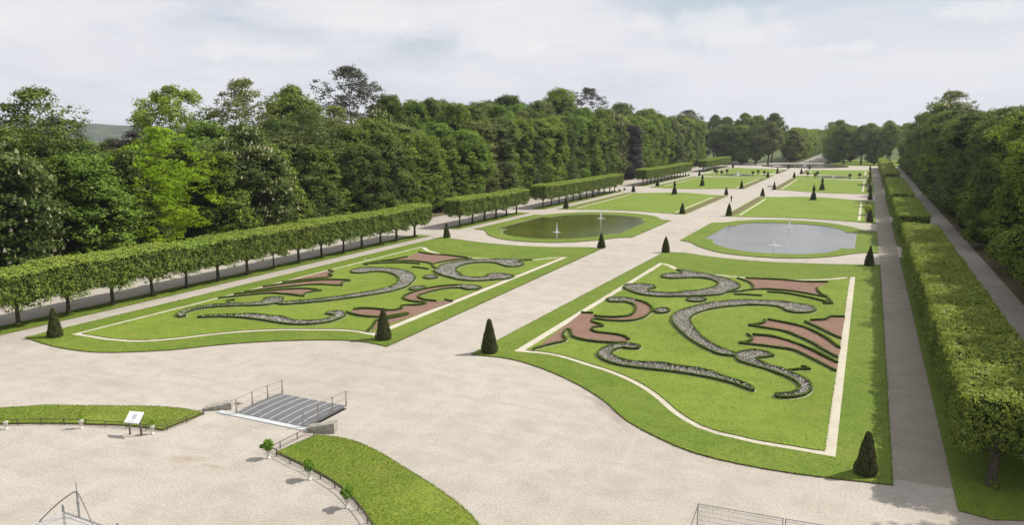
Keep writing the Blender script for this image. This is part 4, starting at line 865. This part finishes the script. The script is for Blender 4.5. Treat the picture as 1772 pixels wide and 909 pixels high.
fountain(-12.2, 121.0, 1.5, 'thin white jet nearest in the right pond'); fountain(-12.2, 145.3, 1.9, 'thin white jet at the far side of the right pond')
fountain(-48.4, 121.6, 1.7, 'white foaming jet nearest in the left pond', .7); fountain(-48.4, 145.7, 1.8, 'white jet at the far side of the left pond')
fountain(-49.0, 327, 2.0, 'tiny white jet in the small far left pond', 1.6); fountain(-12.2, 327, .9, 'low jet in the small far right pond', 1.0); fountain(-30.6, 432, 1.6, 'low wide jet in the round basin at the end of the path', 3.5)

# ================================================================== COURT: bridge, walls, fences, urns, panel
br = empty('footbridge', (0, 0, 0), 0, 'grey plank footbridge deck with thin handrails on the gravel court', 'footbridge')
X0, X1, Y0, Y1 = -34.15, -28.75, 32.75, 36.6
def bz(y): t = (y-Y0)/(Y1-Y0); return .06+.07*math.sin(math.pi*t)
dm = MB(); nn = 10; Vd = []
for i in range(nn+1):
    y = Y0+(Y1-Y0)*i/nn
    for x in (X0, X1): Vd += [(x, y, bz(y)), (x, y, bz(y)-.1)]
Fd = []
for i in range(nn):
    a = 4*i; b = 4*(i+1); Fd += [[a, a+2, b+2, b], [a, b, b+1, a+1], [a+2, a+3, b+3, b+2]]
Fd += [[0, 1, 3, 2], [4*nn, 4*nn+2, 4*nn+3, 4*nn+1]]
dm.add(Vd, Fd).build('deck', [M['deck']], br)
jm = MB()
for k in range(52):          # narrow plank grooves as fine raised strips
    x = X0+.08+(X1-X0-.16)*k/51
    wide = k % 7 == 4; w = .032 if wide else .014
    V = [];
    for i in range(nn+1):
        y = Y0+.03+(Y1-Y0-.06)*i/nn; V += [(x-w, y, bz(y)+.004+(.004 if wide else 0)), (x+w, y, bz(y)+.004+(.004 if wide else 0))]
    jm.add(V, [[2*i, 2*i+1, 2*i+3, 2*i+2] for i in range(nn)], 0 if wide else 1)
jm.build('plank_joints', [M['joint'], M['rail']], br)
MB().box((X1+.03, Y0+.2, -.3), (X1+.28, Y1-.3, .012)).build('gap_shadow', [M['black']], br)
MB().box((X0-1.2, Y0-.42, .0), (X1+1.0, Y0-.02, .05)).build('stone_sill', [M['joint']], br)
def rail(x, ys, nm):
    r = MB()
    tops = [(x, y, bz(min(max(y, Y0), Y1))+.88) for y in ys]
    r.tube(tops, .016, 6); r.tube([(p[0], p[1], p[2]-.45) for p in tops], .012, 5)
    ob = r.build('handrail', [M['rail']], br)
    for y in ys:
        z = bz(min(max(y, Y0), Y1)); m = MB()
        m.box((x-.015, y-.03, z-.05), (x+.015, y+.03, z+.9)); m.add([(x-.012, y-.09, z), (x+.012, y-.09, z), (x+.012, y+.09, z), (x-.012, y+.09, z), (x, y-.02, z+.5), (x, y+.02, z+.5)], [[0, 1, 4, 4], [1, 2, 5, 4], [2, 3, 5, 5], [3, 0, 4, 5]])
        m.box((x-.05, y-.02, z+.84), (x+.05, y+.02, z+.87)); m.build('post', [M['rail']], br)
rail(X0+.1, [32.7, 34.05, 35.4, 36.75], 'l'); rail(X1-.1, [32.7, 34.05, 35.4, 36.75], 'r')
rng = np.random.default_rng(9)
for (p0, p1, h0, h1, lab) in (((-36.2, 32.2), (-34.9, 33.1), .2, .48, 'low weathered stone block wall left of the footbridge'), ((-28.2, 32.25), (-26.65, 32.75), .3, .62, 'low weathered stone block wall right of the footbridge')):
    p0 = np.array(p0); p1 = np.array(p1); d = p1-p0; L = np.linalg.norm(d); d /= L
    bm = bmesh.new(); bmesh.ops.create_cube(bm, size=1)
    bmesh.ops.subdivide_edges(bm, edges=bm.edges[:], cuts=7, use_grid_fill=True)
    for v in bm.verts:
        nz = vnoise(np.array([[v.co.x*6, v.co.y*3, v.co.z*3]]), 1.1, 4)[0]-.5; u = v.co.x+.5; z = v.co.z+.5
        rnd = 1-.12*max(0, z-.86)/.14
        v.co = (v.co.x*L+nz*.03, (v.co.y*.62+nz*.04)*rnd, z*(h0+(h1-h0)*u)*(1+nz*.08))
    me = bpy.data.meshes.new('stone_wall'); bm.to_mesh(me); bm.free(); me.materials.append(M['stone'])
    o = link('stone_wall', me); tag(o, lab, 'stone wall'); o.location = (*((p0+p1)/2+np.array([-d[1], d[0]])*.3), .0); o.rotation_euler = (0, 0, math.atan2(d[1], d[0]))
MB().box((-.22, -.16, 0), (.22, .16, .03)).build('drain_cover', [M['timber']], label='small brown drain cover in the gravel behind the left stone wall', cat='drain cover').location = (-35.3, 34.1, .003)

def low_fence(pts, lab, step=1.35, first=True):
    P = catmull(pts, .35); o = empty('iron_fence', (0, 0, 0), 0, lab, 'low fence', 'low iron rails round the court lawns')
    r = MB(); r.tube(np.c_[P, np.full(len(P), .36)], .022, 5); r.tube(np.c_[P, np.full(len(P), .06)], .014, 5); r.build('rail', [M['rust']], o)
    seg = np.linalg.norm(np.diff(P, axis=0), axis=1); c = np.r_[0, np.cumsum(seg)]; t = 0
    m = MB().box((-.02, -.02, 0), (.02, .02, .38)).mesh('fence_post', [M['rust']])
    while t < c[-1]:
        x = np.interp(t, c, P[:, 0]); y = np.interp(t, c, P[:, 1]); q = link('post', m, o); q.location = (x, y, 0); t += step
low_fence(DATA['fenceR'], 'low brown iron rail along the curved lawn right of the footbridge')
low_fence(DATA['fenceL'][:3]+DATA['fenceL'][3:], 'low brown iron rail along the curved lawn left of the footbridge')

# potted plants in white urns
ur = MB().lathe([(.0, 0), (.2, 0), (.2, .04), (.12, .07), (.06, .12), (.055, .24), (.11, .28), (.17, .36), (.2, .48), (.235, .5), (.235, .53), (.17, .53), (0, .5)], 16).mesh('urn', [M['white']])
def plant_mesh(seed, n, r):
    rg = np.random.default_rng(seed); mb = MB(); 
    if n > 400: 
        for k in range(5): blob(mb, np.array([rg.normal(0, .1), rg.normal(0, .1), .72+rg.normal(0, .09)]), np.array([.14, .14, .13]), 1, rg)
    d = rg.normal(0, 1, (n, 3)); d /= np.linalg.norm(d, axis=1)[:, None]; k = rg.integers(0, 6, n); cc = rg.normal(0, .06, (6, 3))
    P = cc[k]+d*r*.62*rg.uniform(.6, 1, (n, 1))*[1, 1, .95]+[0, 0, .76]; v, f = cards(P, d, .085, rg); mb.add(v, f, 0, rg.uniform(.1, 1, n)); return mb.mesh('plant', [M['plant'], M['plant']])
pm = [plant_mesh(1, 1100, .42), plant_mesh(2, 1000, .4), plant_mesh(3, 1100, .43), plant_mesh(4, 150, .3), plant_mesh(5, 90, .24), plant_mesh(6, 190, .33)]
UL = ['nearest the footbridge at the fence corner, right lawn', 'middle of three along the right lawn', 'nearest the camera along the right lawn', 'middle of three along the left lawn', 'leftmost at the left edge of the photo', 'right of the information panel at the lawn corner']
for i, (x, y) in enumerate(DATA['urns']):
    t = empty('white_urn', (x, y, 0), 0, ('bushy green' if i < 3 else 'sparse')+' plant in a white urn, '+UL[i], 'planter', 'white planted urns round the court')
    link('urn', ur, t).scale = (.66, .66, .92); link('plant', pm[i], t)
# information panel
x0, y0 = DATA['panel'][0]; x1, y1 = DATA['panel'][1]
ang_ = math.atan2(y1-y0, x1-x0)
t = empty('information_panel', ((x0+x1)/2, (y0+y1)/2, 0), ang_, 'white tilted information panel on two timber legs beside the left lawn', 'sign')
for s in (-1, 1): MB().box((s*.36-.04, -.04, 0), (s*.36+.04, .04, .95)).build('leg', [M['timber']], t)
bd = MB().box((-.46, -.36, 0), (.46, .36, .035)).build('board', [M['board']], t); bd.location = (0, 0, 1.06); bd.rotation_euler = (R_(42), 0, 0)
pr = MB(); pr.box((-.12, -.14, .036), (.14, .2, .038))
for k in range(4): pr.box((-.3+.02*k, -.26-.0*k+k*.022-.05, .036), (-.3+.5-.03*k, -.255+k*.022-.05+.004, .038))
q = pr.build('print', [M['print']], bd)
fr = MB().box((-.47, -.37, -.03), (.47, .37, -.002)).build('back_frame', [M['timber']], t); fr.location = (0, 0, 1.06); fr.rotation_euler = (R_(42), 0, 0)

# light metal pavilion frame in the near left corner
pav = empty('pavilion_frame', (0, 0, 0), 0, 'grey metal pavilion frame with draped cables and clear roof sheets, bottom left', 'pavilion')
A_ = np.array([-26.36, 16.61, 3.]); B_ = np.array([-23.3, 16.55, 3.]); C_ = np.array([-26.75, 13.5, 3.]); D_ = np.array([-23.5, 13.4, 3.]); Mm = np.array([-25.45, 16.6, 3.])
top = Mm+[0, 0, 1.05]
fm = MB()
for p, q in ((A_, B_), (A_, C_), (B_, D_), (C_, D_)): fm.tube([p, q], .035, 6); fm.tube([p-[0, 0, .16], q-[0, 0, .16]], .02, 5)
fm.build('roof_frame', [M['steel']], pav)
for p in (A_, B_, C_, D_): MB().tube([p*[1, 1, 0], p+[0, 0, .3]], .045, 8).build('post', [M['steel']], pav)
MB().tube([Mm, top-[0, 0, .05]], .035, 8).tube([top-[0, 0, .05], top+[0, 0, .35]], .018, 6).tube([Mm+[0, 0, .55], Mm+[0, 0, .62]], .055, 8).build('mast', [M['steel']], pav)
def cable(end, sx):
    p = []; e = np.array(end)
    for t_ in np.linspace(0, 1, 20):
        s = t_; z = top[2]+(e[2]-top[2])*(1-(1-s)**1.0)*(.25*s+.75*s**.8 if s < 1 else 1)
        q = top+(e-top)*s; q[2] = top[2]+(e[2]-top[2])*(s**1.35)+.0
        p.append(q)
    return MB().tube(p, .024, 6)
cable((-26.75, 15.5, 2.6), -1).build('cable', [M['rail']], pav); cable((-24.05, 16.3, 2.6), 1).build('cable', [M['rail']], pav)
MB().add([A_+[.05, -.05, .02], B_+[-.05, -.05, .02], D_+[-.05, .05, .02], C_+[.05, .05, .02]], [[0, 1, 2, 3]]).add([A_+[.05, -.05, .05], B_+[-.05, -.05, .05], D_+[-.05, .05, .05], C_+[.05, .05, .05]], [[0, 3, 2, 1]]).build('roof_sheet', [M['sheet']], pav)
# wire fence panels, near right
for k, (xa, ya, xb, yb, lab) in enumerate([(-5.33, 29.37, -2.04, 29.6, 'left of two wire mesh fence panels at the bottom edge'), (-1.94, 29.61, 1.35, 29.85, 'right of two wire mesh fence panels at the bottom edge')]):
    t = empty('wire_fence_panel', (xa, ya, 0), math.atan2(yb-ya, xb-xa), lab, 'fence panel', 'wire mesh fence panels near the camera'); L = math.hypot(xb-xa, yb-ya)
    MB().tube([(0, 0, 0), (0, 0, 2)], .022, 7).tube([(L, 0, 0), (L, 0, 2)], .022, 7).tube([(0, 0, 1.98), (L, 0, 1.98)], .018, 7).tube([(0, 0, .15), (L, 0, .15)], .018, 7).build('frame', [M['steel']], t)
    MB().add([(0, .002, .15), (L, .002, .15), (L, .002, 1.97), (0, .002, 1.97)], [[0, 1, 2, 3]]).build('mesh_infill', [M['mesh']], t)
    if k == 0: MB().tube([(0, 0, 1.9), (-.5, -.7, 0)], .02, 6).build('brace', [M['steel']], t)

# white bench and small sprinkler
t = empty('white_bench', (-27.5, 250.3, 0), 0, 'small white bench beside a cone at the near end of the third right lawn', 'bench')
MB().box((-.75, -.25, .4), (.75, .25, .46)).build('seat', [M['white']], t); MB().box((-.75, .22, .5), (.75, .27, .95)).build('backrest', [M['white']], t)
for s in (-.6, .6): MB().box((s-.05, -.2, 0), (s+.05, .2, .4)).build('leg', [M['white']], t)
t = empty('lawn_sprinkler', (-59.4, 80.8, .12), 0, 'tiny white sprinkler on the outer border of the left parterre', 'sprinkler')
MB().tube([(0, 0, 0), (0, 0, .35)], .03, 6).build('riser', [M['white']], t); MB().tube([(-.3, 0, .32), (0, 0, .38), (.3, 0, .32)], .03, 6).build('spray_arm', [M['foam']], t); MB().tube([(0, 0, .35), (0, 0, .8)], [.03, .01], 6).build('water_spray', [M['foam']], t)

# ================================================================== PEOPLE
def person(x, y, rz, top_m, leg_m, lab):
    me = bpy.data.meshes.new('p'); v = [(0, 0, .95), (0, 0, 1.2), (0, 0, 1.42), (0, .0, 1.52), (0, .02, 1.62), (-.1, 0, .88), (-.11, .12, .5), (-.11, .06, .08), (-.11, .2, .05), (.1, 0, .88), (.11, -.12, .5), (.11, -.24, .1), (.11, -.12, .05), (-.19, 0, 1.4), (-.25, .06, 1.14), (-.22, .18, .92), (.19, 0, 1.4), (.25, -.04, 1.14), (.23, .06, .9), (0, .02, 1.72)]
    e = [(0, 1), (1, 2), (2, 3), (3, 4), (4, 19), (0, 5), (5, 6), (6, 7), (7, 8), (0, 9), (9, 10), (10, 11), (11, 12), (2, 13), (13, 14), (14, 15), (2, 16), (16, 17), (17, 18)]
    r = [.14, .13, .14, .055, .1, .095, .065, .045, .04, .095, .065, .045, .04, .07, .045, .035, .07, .045, .035, .07]
    me.from_pydata(v, e, []); o = bpy.data.objects.new('tmp', me); COL.objects.link(o)
    m = o.modifiers.new('s', 'SKIN'); 
    for i, q in enumerate(me.skin_vertices[0].data): q.radius = (r[i], r[i]*(.75 if i < 3 else 1)); q.use_root = (i == 0)
    o.modifiers.new('ss', 'SUBSURF').levels = 2
    dg = bpy.context.evaluated_depsgraph_get(); nm = bpy.data.meshes.new_from_object(o.evaluated_get(dg)); bpy.data.objects.remove(o)
    nm.materials.clear(); [nm.materials.append(q) for q in (M['skin'], top_m, leg_m, M['hair'])]
    for p in nm.polygons:
        c = p.center; p.use_smooth = True
        p.material_index = 2 if c.z < .95 and abs(c.x) < .2 else (1 if c.z < 1.5 and not (abs(c.x) > .2 and c.z < 1.0) else (3 if (c.z > 1.66 or (c.y < 0 and c.z > 1.56)) else 0))
    b = link('person', nm); b.location = (x, y, 0); b.rotation_euler = (0, 0, rz); tag(b, lab, 'person')
person(-30.6, 195.5, 2.8, M['cloth1'], M['cloth1'], 'person in dark clothes walking on the central path')
for i, ((x, y), c, lab) in enumerate(zip(DATA['people'][1:], ['cloth2', 'cloth3', 'cloth4', 'cloth3', 'cloth1'], ['person in red far off at the start of the avenue', 'person in white beside the one in red on the avenue', 'person in blue on the distant avenue', 'second person in white on the distant avenue, farther right', 'person in dark clothes under the trees right of the avenue'])):
    person(-32.5+i*1.9, 500+(i*37 % 50), i, M[c], M['cloth4'] if i % 2 else M['cloth1'], lab)

# ================================================================== HILLS
def hills(name, az0, az1, dist, hfun, depth, seed):
    n = 90; V = []; 
    for i in range(n+1):
        a = R_(az0+(az1-az0)*i/n); dx, dy = math.sin(a), math.cos(a); h = hfun(i/n)
        for k, (dd, hh) in enumerate([(0, -12), (.25, .35), (.5, .75), (.8, 1), (1.3, .9), (2, -.2)]):
            r = dist+depth*dd; V.append((dx*r, dy*r, hh*h if k else -12))
    F = [[i*6+k, i*6+k+1, (i+1)*6+k+1, (i+1)*6+k] for i in range(n) for k in range(5)]
    mb = MB().add(V, [f[::-1] for f in F], 0, None, True); mb.build(name, [M['hill']], kind='structure')
hs = lambda s, a, b: (lambda t: a+b*(.5*math.sin(t*7+s)+.3*math.sin(t*17+2*s)+.12*math.sin(t*53+s)))
hills('hills', -75, -30, 2600, lambda t: 52+8*math.sin(t*6.0+.6)+2*math.sin(t*31)+1.2*math.sin(t*97), 500, 1)
hills('hills', -32, 20, 6000, hs(2, 38, 14), 900, 2)

# ================================================================== SKY, SUN, AIR
w = bpy.data.worlds.new('World'); scene.world = w; w.use_nodes = True
nt = w.node_tree; nt.nodes.clear()
SUN_EL, SUN_AZ = R_(45.5), math.atan2(.777, .629)     # azimuth from +Y towards +X
sky = nt.nodes.new('ShaderNodeTexSky'); sky.sky_type = 'NISHITA'; sky.sun_disc = False; sky.sun_elevation = SUN_EL; sky.sun_rotation = SUN_AZ
sky.air_density = 1.2; sky.dust_density = 2.0
tc = nt.nodes.new('ShaderNodeTexCoord'); sx = nt.nodes.new('ShaderNodeSeparateXYZ'); nt.links.new(tc.outputs['Generated'], sx.inputs[0])
zz = mth(nt, 'ADD', mth(nt, 'MAXIMUM', sx.outputs[2], 0.0), .17)
cx = nt.nodes.new('ShaderNodeCombineXYZ'); nt.links.new(mth(nt, 'DIVIDE', sx.outputs[0], zz), cx.inputs[0]); nt.links.new(mth(nt, 'DIVIDE', sx.outputs[1], zz), cx.inputs[1])
def wmap(sc, loc):
    m = nt.nodes.new('ShaderNodeMapping'); m.inputs['Scale'].default_value = sc; m.inputs['Location'].default_value = loc; nt.links.new(cx.outputs[0], m.inputs[0]); return m.outputs[0]
n1 = noise(nt, .8, 8, .5, wmap((1, 1, 1), (3.1, 1.7, 0)), .5); n2 = noise(nt, 2.6, 7, .6, wmap((1, 1, 1), (8, 4, 0)), .3)
cov = mth(nt, 'ADD', n1, mth(nt, 'MULTIPLY', mth(nt, 'SUBTRACT', n2, .5), .22))
def puff(d, wdt, tall, amt):
    """a heap of cumulus around one direction of the sky"""
    v = nt.nodes.new('ShaderNodeVectorMath'); v.operation = 'SUBTRACT'; nt.links.new(tc.outputs['Generated'], v.inputs[0]); v.inputs[1].default_value = d
    k = nt.nodes.new('ShaderNodeVectorMath'); k.operation = 'MULTIPLY'; nt.links.new(v.outputs[0], k.inputs[0]); k.inputs[1].default_value = (1/wdt, 1/wdt, 1/tall)
    l = nt.nodes.new('ShaderNodeVectorMath'); l.operation = 'LENGTH'; nt.links.new(k.outputs[0], l.inputs[0])
    return mth(nt, 'MULTIPLY', mth(nt, 'SUBTRACT', 1.0, l.outputs['Value'], True), amt)
pn = noise(nt, 24, 8, .6, tc.outputs['Generated'], .3)
pf = 0.0
for d, wd, tl, am in [((-.44, .889, .117), .075, .026, 1.5), ((-.41, .905, .108), .05, .016, 1.2), ((-.17, .976, .128), .11, .035, 1.2), ((-.26, .957, .14), .06, .02, .9), ((-.69, .716, .099), .13, .017, 1.0), ((-.57, .80, .135), .12, .03, .9), ((.1, .985, .13), .1, .02, .8), ((-.05, .99, .10), .12, .014, .8), ((-.85, .5, .12), .14, .025, .8)]:
    pf = mth(nt, 'MAXIMUM', pf, puff(d, wd, tl, am))
pm_ = ramp(nt, mth(nt, 'ADD', pf, mth(nt, 'MULTIPLY', mth(nt, 'SUBTRACT', pn, .5), 1.9)), [(.28, (0, 0, 0)), (.7, (.8, .8, .8)), (1.0, (1, 1, 1))])
m_c = ramp(nt, cov, [(.34, (.5, .5, .5)), (.44, (.9, .9, .9)), (.5, (1, 1, 1))])
ccol = ramp(nt, cov, [(.36, (5.8, 6.2, 7.1)), (.45, (6.4, 6.55, 7.15)), (.52, (6.95, 6.95, 7.3)), (.58, (7.3, 7.25, 7.45)), (.67, (6.8, 6.85, 7.25)), (.78, (6.2, 6.35, 7.0))])
base = mix(nt, m_c, sky.outputs[0], ccol)
hz = nt.nodes.new('ShaderNodeMapRange'); hz.inputs[1].default_value = .0; hz.inputs[2].default_value = .16; hz.inputs[3].default_value = .85; hz.inputs[4].default_value = 0
nt.links.new(sx.outputs[2], hz.inputs[0])
base = mix(nt, hz.outputs[0], base, (6.5, 6.65, 7.3))
base = mix(nt, mth(nt, 'MULTIPLY', pm_, .5), base, (8.0, 7.9, 7.9))
bg = nt.nodes.new('ShaderNodeBackground'); bg.inputs[1].default_value = .1; nt.links.new(base, bg.inputs[0])
wo = nt.nodes.new('ShaderNodeOutputWorld'); nt.links.new(bg.outputs[0], wo.inputs[0])
L = bpy.data.lights.new('sun', 'SUN'); L.energy = 4.8; L.angle = R_(.6); L.color = (1, .955, .88)
so = bpy.data.objects.new('sun', L); COL.objects.link(so)
sd = Vector((math.sin(SUN_AZ)*math.cos(SUN_EL), math.cos(SUN_AZ)*math.cos(SUN_EL), math.sin(SUN_EL)))
so.rotation_euler = sd.to_track_quat('Z', 'Y').to_euler(); so.location = (60, 60, 80)
HAZE = True
if HAZE:
    m, nt, out = newmat('haze'); v = nt.nodes.new('ShaderNodeVolumePrincipled'); v.inputs['Color'].default_value = (.86, .9, .97, 1); v.inputs['Density'].default_value = .00011; v.inputs['Anisotropy'].default_value = .2
    nt.links.new(v.outputs[0], out.inputs['Volume'])
    MB().box((-9500, -9200, -40), (9500, 9600, 80)).build('haze', [m], kind='stuff')

# ================================================================== CAMERA
cam = bpy.data.cameras.new('camera'); co = bpy.data.objects.new('camera', cam); COL.objects.link(co)
cam.sensor_width = 36; cam.lens = 1302.9/1772*36; cam.clip_start = .1; cam.clip_end = 30000
co.location = (0, 0, 17); co.rotation_euler = (R_(90-9.695), 0, R_(25.137)); scene.camera = co
scene.view_settings.view_transform = 'Standard'; scene.view_settings.look = 'None'; scene.view_settings.gamma = 1; scene.view_settings.exposure = .22
scene.render.engine = 'CYCLES'; scene.cycles.max_bounces = 6; scene.cycles.diffuse_bounces = 3; scene.cycles.transmission_bounces = 4; scene.cycles.transparent_max_bounces = 8
scene.cycles.volume_bounces = 0; scene.cycles.use_denoising = True
